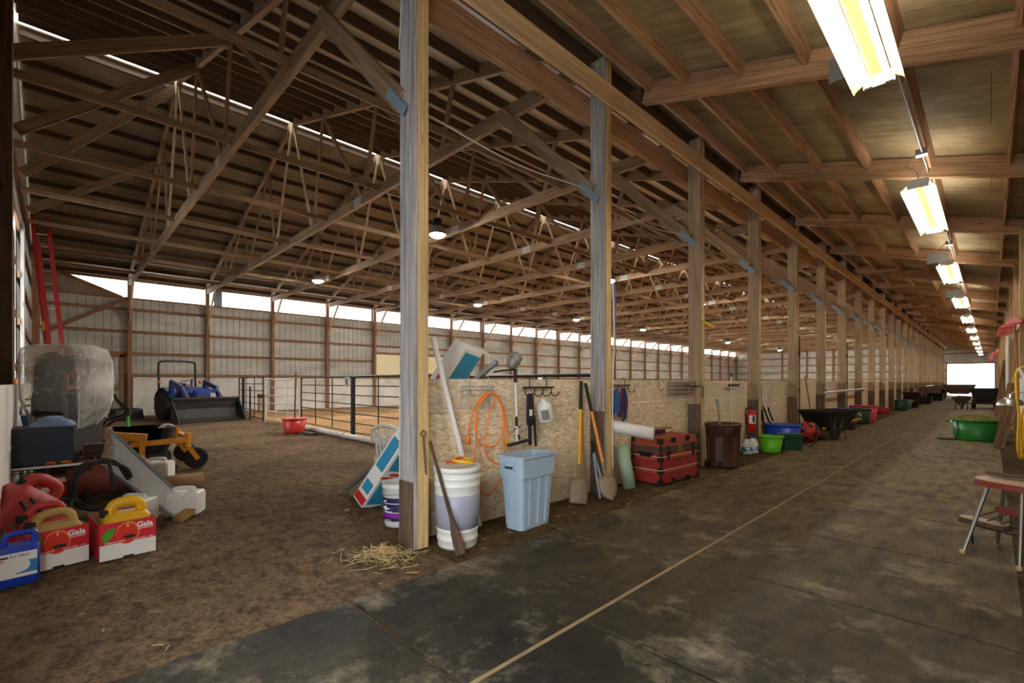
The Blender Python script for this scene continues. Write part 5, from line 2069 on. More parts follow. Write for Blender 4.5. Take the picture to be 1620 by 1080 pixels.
tub('bucket', 'red bucket with a brown pole in it before the white gate', 'bucket', (-11.95, 4.20, 0), .22, .28, .36, 'red_plastic', None, False)
mb = MB()
mb.tube([(0, 0, 0.03), (-.04, .05, 1.48)], .022, 8)
solo('pole', mb, 'tank_red', (-11.95, 4.20, 0), 'thin brown pole standing in the red bucket', 'pole')
mb = MB()
mb.beam((-.25, 0, .03), (.25, .1, .03), .14, .05)
solo('wood_block', mb, 'dark_wood', (-11.3, 4.25, 0), 'dark piece of wood on the ground by the white pipe', 'wood')
t = thing('wooden_pallet', 'pale wooden stand behind the black panel left of the white gate', 'stand', (-20.6, 6.0, 0))
mb = MB()
mb.box(-.5, .5, -.05, .05, .62, .74)
obj('top_board', mb, 'girt_wood', t)
for x in (-.4, .4):
    mb = MB()
    mb.box(x - .07, x + .07, -.05, .05, 0, .62)
    obj('leg', mb, 'pale_edge', t)
# mirrors on the long wall
for i, (y0, lab) in enumerate(((11.75, 'large pale yellow mirror, bright reflection painted on, on the long wall, left of the near post'), (14.3, 'large pale yellow mirror, bright reflection painted on, on the long wall, right of the near post'))):
    t = thing('arena_mirror', lab, 'mirror', (XL + .10, y0, 1.62), 0, 'arena mirrors')
    mb = MB()
    mb.box(0, .03, 0, 2.2, 0, 1.05)
    obj('mirror_pane', mb, 'mirror_reflection', t)
    mb = MB()
    mb.box(-.02, .06, -.05, 2.25, 1.05, 1.17)
    mb.box(-.02, .05, -.05, 2.25, -.06, 0)
    mb.box(-.02, .05, -.06, 0, -.06, 1.17)
    mb.box(-.02, .05, 2.2, 2.26, -.06, 1.17)
    obj('frame', mb, 'girt_wood', t)
mb = MB()
mb.box(-.05, .05, -.22, .22, 0, .25)
solo('white_box', mb, 'label_white', (XL + .08, 24.3, 1.42), 'small white box on the far kickboard of the arena', 'box')

# compact tractor with loader; x forward
t = thing('tractor', 'small blue tractor with black front loader bucket and roll bar by the long wall', 'tractor', (-19.34, 3.01, 0), R(14))
def wheel(name, x, y, r, w, parent, rim='jug_white'):
    M = Matrix.Translation((x, y, r)) @ Matrix.Rotation(R(90), 4, 'X')
    mb = MB(M)
    mb.lathe([(r * .55, -w / 2), (r * .9, -w / 2), (r, -w * .3), (r, w * .3), (r * .9, w / 2), (r * .55, w / 2)], 26)
    for k in range(18):
        a = 2 * math.pi * k / 18
        for s in (-1, 1):
            mb.beam((math.cos(a) * r, math.sin(a) * r, 0), (math.cos(a + .2) * r * .985, math.sin(a + .2) * r * .985, s * w * .48), .03, .03, (math.cos(a), math.sin(a), 0))
    wv = obj(name, mb, 'black_rubber', parent)
    mb = MB(M)
    mb.lathe([(.001, -w * .2), (r * .3, -w * .25), (r * .56, -w * .42), (r * .56, w * .42), (r * .3, w * .25), (.001, w * .2)], 22)
    obj('rim', mb, rim, wv)
for s in (-1, 1):
    wheel('rear_wheel', .32, s * .54, .46, .28, t)
    wheel('front_wheel', 1.35, s * .50, .29, .20, t)
mb = MB()
mb.loft([[(x, y * w / 2, z) for y, z in ((-1, .55), (-1, h - .08), (-.8, h), (.8, h), (1, h - .08), (1, .55))] for x, w, h in ((.55, .58, 1.10), (1.0, .56, 1.08), (1.55, .50, .98), (1.68, .42, .90))], True, False)
obj('hood', mb, 'tractor_blue', t, .02)
mb = MB()
mb.box(1.60, 1.70, -.17, .17, .56, .80)
obj('grille', mb, 'ink_dark', t)
mb = MB()
mb.box(-.2, 1.5, -.2, .2, .35, .62)
mb.beam((1.35, -.45, .30), (1.35, .45, .30), .09, .09)
obj('chassis', mb, 'dark_metal', t)
for s in (-1, 1):
    mb = MB()
    pts = [(.25 + .60 * math.cos(a), s * .45, .48 + .58 * math.sin(a)) for a in [R(q) for q in (20, 50, 80, 110, 140, 165)]]
    for q0, q1 in zip(pts, pts[1:]):
        mb.beam(q0, q1, .30, .03)
    obj('fender', mb, 'tractor_blue', t)
    mb = MB()
    mb.ball((.10, s * .62, 1.24), .07, .05, .055, 12, 8)
    obj('turn_light', mb, 'amber', t)
mb = MB()
mb.loft([rrect(.42, .46, .08, z, 5, .15) for z in (.78, .88)])
mb.loft([[(-.10 + q * .08, y * .22, z) for y, z in ((-1, .88), (1, .88), (.9, 1.2), (-.9, 1.2))] for q in (0, 1)], True, False)
obj('driver_seat', mb, 'black_rubber', t)
mb = MB()
mb.tube([(.55, 0, 1.0), (.42, 0, 1.18)], .025, 8)
Ms = Matrix.Translation((.42, 0, 1.18)) @ Matrix.Rotation(R(-35), 4, 'Y')
mb.tube([Ms @ Vector((.19 * math.cos(a), .19 * math.sin(a), 0)) for a in [k * .349 for k in range(18)]], .014, 7, True)
for k in range(3):
    mb.tube([Ms @ Vector((0, 0, 0)), Ms @ Vector((.19 * math.cos(k * 2.09), .19 * math.sin(k * 2.09), 0))], .01, 6)
obj('steering_wheel', mb, 'black_rubber', t)
mb = MB()
mb.tube(smooth_path([(-.05, -.55, .62), (-.08, -.55, 1.2), (-.10, -.55, 1.78), (-.10, -.47, 1.93), (-.10, 0, 1.95), (-.10, .47, 1.93), (-.10, .55, 1.78), (-.08, .55, 1.2), (-.05, .55, .62)], 5), .035, 9)
obj('roll_bar', mb, BP, t)
mb = MB()
mb.tube([(.9, 0, 1.05), (.92, 0, 1.35)], .025, 8)
obj('exhaust', mb, 'dark_metal', t)
for s in (-1, 1):
    mb = MB()
    y = s * .50
    mb.beam((.62, y, .5), (.72, y, 1.28), .10, .16, (1, 0, 0))
    mb.beam((.66, y, 1.26), (1.45, y, 1.05), .08, .13)
    mb.beam((1.40, y, 1.08), (1.80, y, .45), .08, .13, (1, 0, 1))
    obj('loader_arm', mb, 'tractor_blue', t)
    mb = MB()
    mb.tube([(.70, y + s * .0, .75), (1.30, y, 1.0)], .03, 8)
    mb.tube([(1.30, y, 1.15), (1.85, y, .75)], .025, 8)
    obj('cylinder', mb, 'chrome', t)
mb = MB()
mb.beam((1.46, -.5, .95), (1.46, .5, .95), .10, .12)
obj('cross_tube', mb, 'tractor_blue', t)
mb = MB()
W2 = .98
sec = [(1.86, .74), (1.80, .40), (1.88, .10), (2.05, .02), (2.38, .0), (2.38, .02), (2.06, .045), (1.91, .12), (1.83, .40), (1.89, .74)]
mb.prism([(x, z) for x, z in sec], -W2, W2, 'y')
for s in (-1, 1):
    mb.prism([(1.86, .74), (1.80, .40), (1.88, .10), (2.05, .02), (2.38, .0), (2.20, .30)], s * W2 - .012, s * W2 + .012, 'y')
mb.box(1.83, 1.93, -W2, W2, .70, .76)
obj('loader_bucket', mb, 'bucket_black', t)
t = thing('drag_box', 'low black implement on the ground behind the tractor', 'implement', (-20.4, 1.7, 0), R(14))
t.scale = (.75, .75, .7)
mb = MB()
mb.prism([(-.5, 0), (.5, 0), (.4, .45), (-.3, .5)], -.5, .5, 'y')
obj('body', mb, 'bucket_black', t)

# ------------------------------------------------------------------ storage corner at the left
t = thing('extension_ladder', 'red extension ladder leaning up to the truss in the left corner', 'ladder', (-14.7, .02, 0))
top = Vector((-1.5, -.42, 5.3))
wv = Vector((.05, .26, 0))
for s in (0, 1):
    mb = MB()
    mb.beam(wv * s, top + wv * s, .085, .035, (1, 0, 0))
    obj('rail', mb, 'ladder_red', t)
    mb = MB()
    mb.beam(wv * s * .8 + wv * .1 + Vector((.06, 0, .3)), wv * s * .8 + wv * .1 + top * .8 + Vector((.06, 0, .3)), .075, .03, (1, 0, 0))
    obj('fly_rail', mb, 'ladder_red', t)
for k in range(17):
    f = (k + .7) / 17.3
    mb = MB()
    mb.tube([top * f, top * f + wv], .017, 7)
    obj('rung', mb, 'aluminium', t)
mb = MB()
for s in (0, 1):
    mb.box(wv.x * s - .05, wv.x * s + .05, wv.y * s - .04, wv.y * s + .04, 0, .05)
obj('foot', mb, 'black_rubber', t)
mb = MB()
mb.beam(top * .46 + wv * .0 + Vector((.05, .0, 0)), top * .50 + Vector((.05, .0, 0)), .087, .045, (1, 0, 0))
obj('warning_sticker', mb, 'yellow_plastic', t)

# bulky dark seat under clear plastic
t = thing('covered_seat', 'bulky black seat unit wrapped in clear dusty plastic, high at the left', 'covered seat', (-7.27, .12, 0), R(50))
t.scale = (.62, .60, .97)
mb = MB()
mb.loft([rrect(.62, .80, .12, .86), rrect(.72, .92, .15, .92), rrect(.70, .92, .15, 1.12), rrect(.40, .86, .12, 1.18, 5, -.12), rrect(.34, .84, .12, 1.52, 5, -.16), rrect(.22, .60, .1, 1.62, 5, -.18)])
obj('body', mb, 'black_rubber', t)
mb = MB()
mb.box(-.30, .30, -.36, .36, .50, .88)
mb.beam((-.22, -.25, 0), (-.2, -.25, .55), .07, .07)
mb.beam((.22, -.25, 0), (.2, -.25, .55), .07, .07)
mb.beam((-.22, .25, 0), (-.2, .25, .55), .07, .07)
mb.beam((.22, .25, 0), (.2, .25, .55), .07, .07)
obj('base', mb, 'dark_metal', t)
mb = MB()
mb.box(.10, .16, -.3, .3, 1.2, 1.24)
mb.tube([(.0, -.25, 1.2), (.12, -.25, 1.35), (.15, .0, 1.42), (.12, .25, 1.35), (0, .25, 1.2)], .025, 7)
obj('armrest', mb, 'tank_red', t)
mb = MB()
rings = []
rnd = random.Random(3)
for i, (w, d, z, cx) in enumerate(((.50, .62, .80, .05), (.78, .90, .92, .02), (.92, 1.02, 1.10, -.02), (.94, 1.06, 1.30, -.03), (.92, 1.04, 1.52, -.04), (.84, .96, 1.66, -.05), (.60, .66, 1.71, -.05))):
    rg = rrect(w, d, .14, z, 9, cx)
    rings.append([(p[0] + rnd.uniform(-.025, .025), p[1] + rnd.uniform(-.025, .025), p[2] + rnd.uniform(-.02, .02) + (.12 * (p[1] - .3) if i < 2 else 0)) for p in rg])
mb.loft(rings, False)
mb.add(rings[-1], [tuple(range(len(rings[-1])))], smooth=True)
fl_ = [(-.25, -.55, 1.66), (.15, -.55, 1.64), (.05, -.80, 1.46), (-.1, -.98, 1.42), (-.2, -.75, 1.52)]
mb.add(fl_, [(0, 1, 2, 3, 4)])
obj('plastic_cover', mb, 'clear_plastic', t)

# zero-turn mower, x forward
t = thing('riding_mower', 'yellow and black zero-turn mower with front caster wheels, left storage corner', 'mower', (-8.46, -.10, 0), R(90))
for s in (-1, 1):
    wheel('rear_wheel', .12, s * .50, .24, .22, t, 'mower_yellow')
    M = Matrix.Translation((1.56, s * .40, .15)) @ Matrix.Rotation(R(90), 4, 'X')
    mb = MB(M)
    mb.lathe([(.06, -.06), (.13, -.07), (.15, -.04), (.15, .04), (.13, .07), (.06, .06)], 20)
    cw = obj('caster_wheel', mb, 'black_rubber', t)
    mb = MB(M)
    mb.lathe([(.001, -.05), (.07, -.055), (.07, .055), (.001, .05)], 14)
    obj('hub', mb, 'lamp_grey', cw)
    mb = MB()
    mb.tube([(1.46, s * .40, .30), (1.46, s * .40, .52)], .04, 10)
    for q in (-.10, .10):
        mb.beam((1.46, s * .40 + q, .32), (1.57, s * .40 + q, .14), .012, .06, (1, 0, 1))
    mb.beam((1.46, s * .40 - .11, .32), (1.46, s * .40 + .11, .32), .07, .03)
    obj('caster_fork', mb, 'mower_yellow', t)
    mb = MB()
    mb.beam((.3, s * .33, .38), (1.48, s * .40, .42), .07, .07)
    obj('frame_rail', mb, 'mower_yellow', t)
    M = Matrix.Translation((1.26, s * .48, .065)) @ Matrix.Rotation(R(90), 4, 'X')
    mb = MB(M)
    mb.lathe([(.02, -.03), (.055, -.035), (.065, -.02), (.065, .02), (.055, .035), (.02, .03)], 16)
    obj('deck_wheel', mb, 'black_rubber', t)
    mb = MB()
    mb.tube(smooth_path([(.55, s * .28, .52), (.62, s * .30, .70), (.80, s * .30, .78), (.82, s * .22, .86), (.72, s * .12, .98), (.68, s * .10, 1.08)], 5), .016, 8)
    obj('steering_lever', mb, 'dark_metal', t)
for nm_, q in (('cross_bar', ((1.48, -.42, .43), (1.48, .42, .43), .07, .08)), ('front_bracket', ((1.34, -.1, .40), (1.34, -.1, .60), .10, .03)), ('engine_frame', ((-.18, 0, .50), (.35, 0, .50), .72, .16))):
    mb = MB()
    mb.beam(*q)
    obj(nm_, mb, 'mower_yellow', t)
mb = MB()
mb.loft([rrect(.78, 1.16, .2, z, 6, .88) for z in (.10, .22, .26)])
obj('deck', mb, BP, t)
mb = MB()
mb.loft([[(q[0] + dx, q[1], q[2]) for q in rrect(L_, .74, .12, z, 6, .86)] for z, L_, dx in ((.20, .70, 0), (.40, .84, .02), (.60, .88, .04), (.60, .80, .04), (.40, .74, .02))], True, False)
obj('footrest', mb, 'black_rubber', t)
mb = MB()
mb.loft([rrect(.46, .50, .1, z, 6, .22) for z in (.60, .70, .74)])
mb.loft([rrect(.12, .46, .05, z, 5, cx) for z, cx in ((.72, .0), (.95, -.05), (1.02, -.06))])
obj('mower_seat', mb, 'black_rubber', t)
mb = MB()
mb.loft([rrect(.30, .62, .08, z, 5, -.16) for z in (.55, .80, .84)])
obj('engine', mb, 'tractor_blue', t)
mb = MB()
mb.tube([(.80, -.30, .78), (.80, -.305, .64)], .022, 6)
obj('green_tape', mb, 'tape_green', t)
mb = MB(Matrix.Translation((1.30, .22, .50)) @ Matrix.Rotation(R(90), 4, 'X'))
mb.lathe([(.001, -.03), (.11, -.025), (.12, 0), (.11, .025), (.001, .03)], 22)
solo('white_disc', mb, 'jug_white', (-8.46, -.10, 0), 'dusty pale round lid standing on the front of the yellow mower', 'lid', rz=R(90))

# wire shelf unit with things on it
t = thing('wire_shelf', 'low black wire shelf unit under the dark blue box, left foreground', 'shelf', (-6.68, -.10, 0))
for x in (-.22, .22):
    for y in (-.30, .34):
        mb = MB()
        mb.box(x - .018, x + .018, y - .018, y + .018, 0, .42)
        obj('upright', mb, BP, t)
for z in (.10, .40):
    mb = MB()
    for k in range(18):
        y = -.30 + .0376 * k
        mb.tube([(-.22, y, z), (.22, y, z)], .0035, 5)
    for x in (-.22, 0, .22):
        mb.tube([(x, -.31, z), (x, .35, z)], .006, 5)
        mb.tube([(x, -.31, z - .03), (x, .35, z - .03)], .005, 5)
    obj('shelf_grid', mb, BP, t)
mb = MB()
mb.box(.21, .235, -.24, .32, .405, .425)
obj('front_strip', mb, 'label_white', t)
mb = MB()
mb.box(-.20, .20, -.23, .22, 0, .37)
solo('equipment_box', mb, 'box_navy', (-6.68, -.08, .427), 'dark navy square box on top of the wire shelf, blue cloth on it', 'box', bevel=.012)
mb = MB()
rnd = random.Random(5)
rings = []
for k in range(7):
    f = k / 6
    s = 1 - f * .75
    rings.append([(x * s * .9 + rnd.uniform(-.02, .02), y * s + rnd.uniform(-.02, .02), .10 * f ** .8) for x, y, z in rrect(.30, .36, .1, 0, 6)])
mb.loft(rings)
solo('cloth', mb, 'cloth_blue', (-6.68, -.02, .80), 'crumpled pale blue cloth on top of the dark navy box', 'cloth')
M = Matrix.Translation((-6.52, -.26, .17)) @ Matrix.Rotation(R(-90), 4, 'X') @ Matrix.Rotation(R(90), 4, 'Z')
te = extinguisher('red fire extinguisher lying on the lower wire shelf', M)
mb = MB()
mb.box(-.1, .1, -.13, .13, 0, .17)
solo('toolbox', mb, 'fire_red', (-6.78, -.02, .104), 'small red box on the lower wire shelf behind the lying extinguisher', 'box', bevel=.01)
mb = MB()
mb.loft([rrect(.12, .16, .03, z, 4) for z in (0, .02, .035)])
solo('rag', mb, 'label_white', (-6.58, .02, .245), 'white rag on top of the extinguisher on the wire shelf', 'rag')
mb = MB()
mb.tube(smooth_path([(-.02, -.1, .01), (.02, -.05, .02), (-.02, .0, .012), (.02, .05, .02), (-.01, .1, .012)], 5), .014, 6)
solo('ratchet_strap', mb, 'orange_cord', (-6.49, .02, .425), 'small orange strap on the shelf edge below the dark navy box', 'strap')
# hose coil, dusty tank, carpet roll
t = thing('air_tank', 'dusty dark red tank lying behind the black hose coil', 'tank', (-6.62, .42, .24), R(95))
mb = MB(Matrix.Rotation(R(90), 4, 'Y'))
mb.lathe([(.001, -.36), (.12, -.34), (.18, -.28), (.19, -.24), (.19, .24), (.18, .28), (.12, .34), (.001, .36)], 24)
obj('tank', mb, 'tank_red', t)
mb = MB()
for x in (-.2, .2):
    mb.box(x - .02, x + .02, -.15, .15, -.24, -.14)
obj('foot', mb, 'dark_metal', t)
t = thing('hose_coil', 'black hose coiled on edge in front of the dusty tank', 'hose', (-6.0, .30, .0), R(20))
mb = MB()
pts = []
for k in range(13 * 5 + 1):
    a = 2 * math.pi * k / 13
    rr = .225 + .018 * math.sin(k * 1.7)
    pts.append((.02 + .014 * math.sin(k * .9) + .012 * (k / 13) - .07 * math.sin(a) * .5, rr * math.cos(a), .26 + rr * math.sin(a)))
mb.tube(smooth_path(pts, 3), .014, 7)
mb.tube(smooth_path([(.06, -.2, .20), (.16, -.30, .12), (.25, -.46, .04)], 5), .016, 7)
mb.tube(smooth_path([(.06, .05, .48), (.13, .04, .38), (.16, .05, .2)], 5), .016, 7)
obj('hose', mb, 'black_rubber', t)
M = frameM((-6.95, 1.45, .10), (-7.0, .75, .10), (0, 0, 1))
mb = MB()
rings = [(.001, 0), (.10, 0), (.10, 1.15), (.001, 1.15)]
mb.lathe([(.001, 0), (.10, 0), (.10, .58), (.001, .58)], 20)
o = obj('carpet_roll', mb, 'carpet_brown')
o.matrix_basis = frameM((-6.40, 1.22, .10), (-6.40, .10, .10), (0, 0, 1))
tag(o, 'brown carpet roll lying on the dirt behind the corrugated metal sheet', 'carpet')

# square white jugs lying about
def square_jug(label, loc, rz, s=1.0):
    t = thing('square_jug', label, 'jug', loc, rz, 'white square jugs on the dirt')
    mb = MB()
    a = .115 * s
    mb.loft([[(x, p[0], p[1] + a) for p in [(q[0], q[1]) for q in rrect(2 * a * k, 2 * a * k, .03 * s, 0, 4)]] for x, k in ((-.15 * s, .92), (-.14 * s, 1), (-.02 * s, 1), (-.015 * s, .95), (.01 * s, .95), (.015 * s, 1), (.12 * s, 1), (.14 * s, .9))], True, False)
    obj('body', mb, 'jug_white', t, .006)
    mb = MB()
    mb.tube(smooth_path([(-.10 * s, 0, 2 * a - .01), (-.10 * s, 0, 2 * a + .03 * s), (.06 * s, 0, 2 * a + .03 * s), (.06 * s, 0, 2 * a - .01)], 5), .02 * s, 7)
    obj('handle', mb, 'jug_white', t)
    mb = MB(Matrix.Translation((-.15 * s, 0, a)) @ Matrix.Rotation(R(-90), 4, 'Y'))
    mb.lathe([(.001, 0), (.03 * s, 0), (.03 * s, .02), (.001, .02)], 12)
    obj('cap', mb, 'jug_white', t)
square_jug('white square jug lying on the dirt at the low tip of the corrugated metal sheet', (-5.33, .89, 0), R(62), .92)
square_jug('white square jug lying behind the yellow jug box', (-5.32, .52, 0), R(50), .9)
square_jug('white square jug lying farther back beside the mower deck', (-7.45, .95, 0), R(60), 1.0)

# corrugated metal panel with wooden ends
t = thing('corrugated_trough', 'twisted corrugated metal sheet with wooden end boards, leaning to the ground', 'metal sheet', (-5.05, .78, 0))
A0, A1 = Vector((-.03, .0, .02)), Vector((-.20, .16, .05))
B0, B1 = Vector((-1.46, -.43, .36)), Vector((-1.56, -.38, .76))
NU, NV = 48, 12
P = []
for j in range(NV + 1):
    for i in range(NU + 1):
        u, v = i / NU, j / NV
        a = A0.lerp(A1, u)
        b_ = B0.lerp(B1, u)
        bend = .05 * math.sin(math.pi * u) * (v ** 1)
        q = a.lerp(b_, v) + Vector((-.3, .9, .2)).normalized() * (.012 * math.sin(u * 2 * math.pi * 9)) * (.35 + .65 * v) + Vector((-.3, .8, 0)) * bend
        P.append(q)
F = []
for j in range(NV):
    for i in range(NU):
        a = j * (NU + 1) + i
        F.append((a, a + 1, a + NU + 2, a + NU + 1))
mb = MB()
mb.add(P, F, smooth=True)
sh = obj('corrugated_sheet', mb, 'aluminium', t)
md = sh.modifiers.new('thick', 'SOLIDIFY')
md.thickness = .004
mb = MB()
bd = (B0 - A0).normalized()
for k in range(6):
    u0, u1 = k / 6, (k + 1) / 6
    f = lambda u: B0.lerp(B1, u) + Vector((-.3, .8, 0)) * .05 * math.sin(math.pi * u)
    mb.beam(f(u0), f(u1), .05, .09, bd)
obj('end_board', mb, 'web_pale', t)
mb = MB()
mb.beam(A0, A1, .05, .08, bd)
obj('end_board', mb, 'handle_wood', t)
for X_, Y_ in ((A0, B0), (A1, B1)):
    mb = MB()
    mb.beam(X_, Y_, .012, .03, (0, 1, 0))
    obj('edge_trim', mb, 'galvanized', t)

# fuel jugs and apple boxes
def fuel_jug(name, label, loc, rz, mat, w=.22, d=.34, h=.36, rot=None, group=None, cap='black_rubber'):
    """rectangular jug, long side along local y, handle along the top"""
    t = thing(name, label, 'jug', loc, rz, group, rot)
    mb = MB()
    mb.loft([rrect(w * .94, d * .94, .04, 0), rrect(w, d, .05, .02), rrect(w, d, .05, h * .60), rrect(w * .9, d * .96, .05, h * .70), rrect(w * .55, d * .80, .04, h * .80)])
    obj('body', mb, mat, t)
    mb = MB()
    hw = w * .15
    path = smooth_path([(0, -d * .34, h * .76), (0, -d * .26, h * .94), (0, -d * .12, h), (0, d * .16, h), (0, d * .28, h * .93), (0, d * .33, h * .76)], 6)
    mb.tube(path, hw, 9)
    obj('handle', mb, mat, t)
    mb = MB()
    mb.lathe([(.001, 0), (.035, 0), (.035, .045), (.028, .05), (.001, .05)], 14, (0, -d * .40, h * .74))
    obj('cap', mb, cap, t)
    return t
def apple_box(label, loc, rz, brand_print, hole_shade):
    """open carton, printed end faces local +x"""
    t = thing('apple_box', label, 'box', loc, rz, 'printed apple boxes')
    W, L, H, e = .315, .46, .255, .006
    mb = MB()
    mb.box(-L, 0, -W / 2, W / 2, 0, e)
    mb.box(-e, 0, -W / 2, W / 2, 0, H)
    mb.box(-L, -L + e, -W / 2, W / 2, 0, H)
    mb.box(-L, 0, -W / 2, -W / 2 + e, 0, H - .004)
    mb.box(-L, 0, W / 2 - e, W / 2, 0, H - .004)
    obj('carton', mb, 'card_brown', t)
    mb = MB()
    mb.box(0, .0015, -W / 2, W / 2, .0, .108)
    obj('white_print', mb, 'label_white', t)
    mb = MB()
    mb.box(0, .0015, -W / 2, W / 2, .108, H)
    mb.box(-L, 0, -W / 2 - .0015, -W / 2, 0, H - .004)
    obj('red_print', mb, 'apple_red', t)
    def disc(name, cy, cz, ry, rz_, mat, x, a0=0, a1=360, n=28):
        mb = MB()
        P = [(x, cy, cz)] + [(x, cy + ry * math.cos(R(a0 + (a1 - a0) * k / n)), cz + rz_ * math.sin(R(a0 + (a1 - a0) * k / n))) for k in range(n + 1)]
        mb.add(P, [(0, k + 1, k + 2) for k in range(n)])
        return obj(name, mb, mat, t)
    disc('apple_rim', -.005, .172, .068, .078, 'apple_orange', .0018)
    disc('printed_apple', -.008, .166, .062, .071, 'apple_deep', .0022)
    disc('apple_highlight', -.005, .224, .006, .014, 'apple_shine', .0026)
    mb = MB()
    P = [(.0030, -.132, .118), (.0030, -.150, .165), (.0030, -.128, .205), (.0030, -.082, .228), (.0030, -.078, .19), (.0030, -.098, .148)]
    mb.add(P, [(0, 5, 4, 3, 2, 1)])
    obj('printed_leaf', mb, 'leaf_green', t)
    disc('hand_hole_shade', .005, .142, .035, .013, 'ink_dark', .0030)  # nothing cut out: the hole's shade is a dark disc
    B = Matrix(((0, 0, 1, .002), (1, 0, 0, 0), (0, 1, 0, 0), (0, 0, 0, 1)))
    text('lettering', 'Gala', .052, 'paint_white', t, Matrix.Translation((0, .045, .197)) @ B, .0006).data.transform(Matrix.Identity(4))
    text('lettering', 'PREMIUM APPLES', .0145, 'paint_white', t, Matrix.Translation((0, -.13, .113)) @ B, .0006)
    mb = MB()
    mb.box(.0015, .0022, .02, .10, .116, .1195)
    mb.box(.0015, .0022, .115, .14, .116, .1195)
    obj('small_print', mb, 'paint_white', t)
    mb = MB()
    mb.box(.0015, .0022, .05, .145, .187, .1895)
    mb.box(.0015, .0022, .05, .135, .1815, .1835)
    obj('small_print', mb, 'paint_white', t)
    mb = MB()
    mb.box(.0, .002, -.03, .03, 0, .012)
    obj('foot_slot_shade', mb, 'ink_dark', t)  # slot's shade put into a dark strip on the carton
    return t
apple_box('red and white apple box on the dirt, holding the clean yellow jug', (-4.31, .375, 0), R(5), True, True)
apple_box('red and white apple box beside the blue jug, holding dusty yellow and red jugs', (-4.38, .015, 0), R(14), True, True)
fuel_jug('fuel_jug', 'bright yellow plastic jug standing in the right apple box', (-4.50, .375, .007), R(5), 'yellow_jug', .24, .29, .35)
fuel_jug('fuel_jug', 'dusty yellow plastic jug in the apple box beside the blue jug', (-4.50, -.005, .007), R(12), 'dusty_yellow', .19, .29, .34)
fuel_jug('fuel_jug', 'dusty red plastic jug behind the dusty yellow jug in the same box', (-4.71, -.05, .007), R(12), 'can_red', .17, .29, .36)
fuel_jug('gas_can', 'big faded red gas can tipped on its side at the left edge', (-5.42, -.30, .09), 0, 'can_red', .30, .36, .42, (R(-40), R(6), R(25)))
t = thing('spout', 'pair of black spouts sticking up between the red gas can and dusty jugs', 'spout', (-4.90, -.16, .2))
mb = MB()
mb.tube([(.0, -.02, .18), (.08, .06, .02)], [.010, .018], 8)
mb.tube([(.02, .03, .20), (.10, .12, .04)], [.010, .018], 8)
mb.tube([(.06, .04, .02), (.12, .14, .02)], .02, 8)
mb.tube([(.06, .04, .02), (.02, .06, -.2)], .012, 8)
obj('spout_tube', mb, 'black_rubber', t)
# blue spray jug
t = thing('spray_jug', 'bright blue plastic jug with a white and blue label, left foreground', 'jug', (-4.215, -.20, 0), R(8))
mb = MB()
mb.loft([rrect(.13, .24, .03, 0), rrect(.145, .255, .035, .012), rrect(.145, .255, .035, .225), rrect(.135, .245, .035, .240)])
obj('body', mb, 'jug_blue', t)
mb = MB()
mb.tube(smooth_path([(0, .105, .235), (0, .108, .285), (0, .09, .305), (0, .0, .305), (0, -.02, .285), (0, -.03, .235)], 6), .018, 9)
obj('handle', mb, 'jug_blue', t)
mb = MB()
mb.lathe([(.001, 0), (.032, 0), (.032, .035), (.026, .04), (.001, .04)], 18, (0, -.085, .24))
obj('cap', mb, 'jug_white', t)
mb = MB()
mb.box(.0725, .0738, -.11, .11, .055, .205)
lb = obj('label', mb, 'label_white', t)
mb = MB()
mb.box(.0738, .0744, .02, .11, .075, .150)
obj('label_block', mb, 'label_blue', t)
mb = MB()
P = [(.0747, .03, .125)] + [(.0747, .03 + .05 * math.cos(k * .3307), .125 + .042 * math.sin(k * .3307)) for k in range(20)]
mb.add(P, [(0, k + 1, k + 2) for k in range(19)])
obj('label_splash', mb, 'label_white', t)
mb = MB()
mb.box(.0744, .0748, -.11, -.03, .163, .169)
obj('label_stripe', mb, 'label_red', t)
mb = MB()
mb.box(.0738, .0744, -.10, -.015, .178, .189)
obj('label_smudge', mb, 'label_navy', t)
text('lettering', 'FLY SPRAY', .019, 'label_navy', t, Matrix.Translation((0, -.008, .178)) @ Matrix(((0, 0, 1, .0742), (1, 0, 0, 0), (0, 1, 0, 0), (0, 0, 0, 1))), .0006)
# odds and ends against the gable
M = frameM((-6.3, -.10, 0.0), (-7.1, -.22, 1.0))
mb = MB()
mb.tube([(0, 0, 0), (0, 0, 1.22)], .007, 6)
o = obj('thin_rod', mb, 'grass_line')
o.matrix_basis = M
tag(o, 'thin pale rod leaning across the front of the dark navy box', 'rod')
t = thing('string_trimmer', 'string trimmer with orange motor leaning at the left edge by the daylight slit', 'trimmer', (-7.75, -.27, 0))
mb = MB()
mb.tube([(.13, .10, .05), (-.20, -.10, 1.20)], .016, 8)
obj('shaft', mb, 'aluminium', t)
mb = MB()
mb.tube([(-.10, -.04, .86), (-.18, -.09, 1.14)], .032, 8)
mb.tube([(.12, .09, .10), (.13, .10, .0)], .05, 8)
obj('grip', mb, 'black_rubber', t)
mb = MB()
mb.ball((-.21, -.10, 1.22), .07, .07, .08, 12, 8)
obj('motor', mb, 'orange_cord', t)
t = thing('wall_bracket', 'small black bracket arms sticking out of the white boards at the left edge', 'bracket', (-9.2, -.295, .92))
mb = MB()
for z in (0, .09):
    mb.tube([(0, 0, z), (.05, .30, z + .0), (.15, .36, z - .02)], .012, 7)
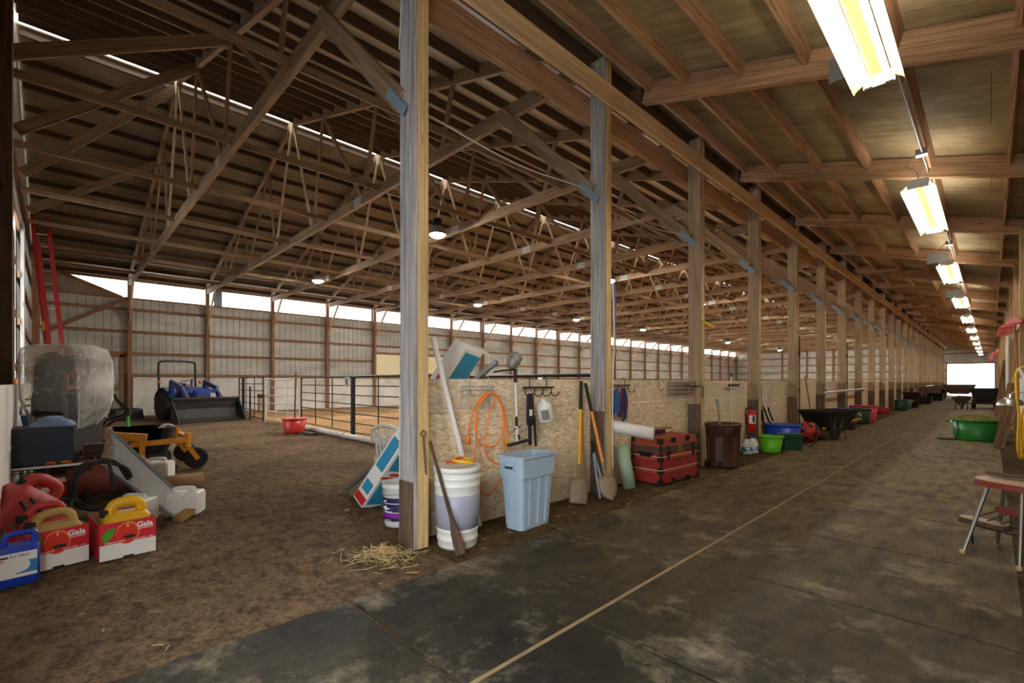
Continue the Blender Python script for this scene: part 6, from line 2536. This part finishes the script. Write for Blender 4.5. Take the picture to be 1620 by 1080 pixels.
obj('arms', mb, 'dark_metal', t)
mb = MB()
mb.box(-.03, .08, .0, .06, -.16, -.10)
obj('yellow_clip', mb, 'yellow_plastic', t)
mb = MB()
mb.beam((-.05, -.25, .48), (.08, .35, .40), .06, .10)
mb.beam((-.04, -.2, -.12), (-.04, -.2, .45), .06, .06)
mb.beam((.06, .3, -.12), (.06, .3, .38), .06, .06)
solo('steel_stand', mb, 'mower_yellow', (-7.72, .50, .12), 'loose yellow steel frame piece behind the dark navy box', 'frame')
mb = MB()
mb.beam((0, -.18, .50), (0, .20, .50), .22, .14)
mb.beam((0, -.15, 0), (0, -.15, .44), .2, .05)
mb.beam((0, .17, 0), (0, .17, .44), .2, .05)
solo('work_bench', mb, 'dark_wood', (-6.90, .40, 0), 'low dark wooden stand right of the navy box, above the black hose coil', 'stand')
# loose wire up the near post and the drooping cable between posts
mb = MB()
mb.tube(smooth_path([(-.19, -.01, 4.9), (-.17, -.015, 4.6), (-.10, -.012, 4.35), (-.13, -.012, 4.0), (-.15, -.012, 3.78)], 8), .006, 6)
solo('wire', mb, 'rope_white', (XP - .03, Y0 - .06, 0), 'loose white wire hanging down the top of the big near post', 'wire')
mb = MB()
pts = []
for k in range(9):
    y = Y0 + .05 + D * k
    pts += [(-3.185, y, 3.42), (-3.22, y + D / 2, 3.36 - .02 * (k % 3))]
mb.tube(smooth_path(pts, 4), .007, 5)
solo('cable', mb, 'rope_white', (0, 0, 0), 'thin white cable strung along behind the aisle posts', 'cable')
# odd crumbs of litter on the dirt by the near post
for (x, y, s) in ((-4.1, 1.75, .035), (-5.6, 2.6, .03), (-4.35, 2.02, .045)):
    mb = MB()
    mb.loft([rrect(s * 1.4, s, s * .3, z, 4) for z in (0, s * .3)])
    solo('wood_chip', mb, 'card_brown', (x, y, 0), {-4.1: 'small pale wood chip on the dirt near the white bucket', -5.6: 'tiny scrap of wood on the dirt before the grey channel', -4.35: 'flat wood scrap on the dirt near the flooring carton'}[x], 'wood chip', rz=x)
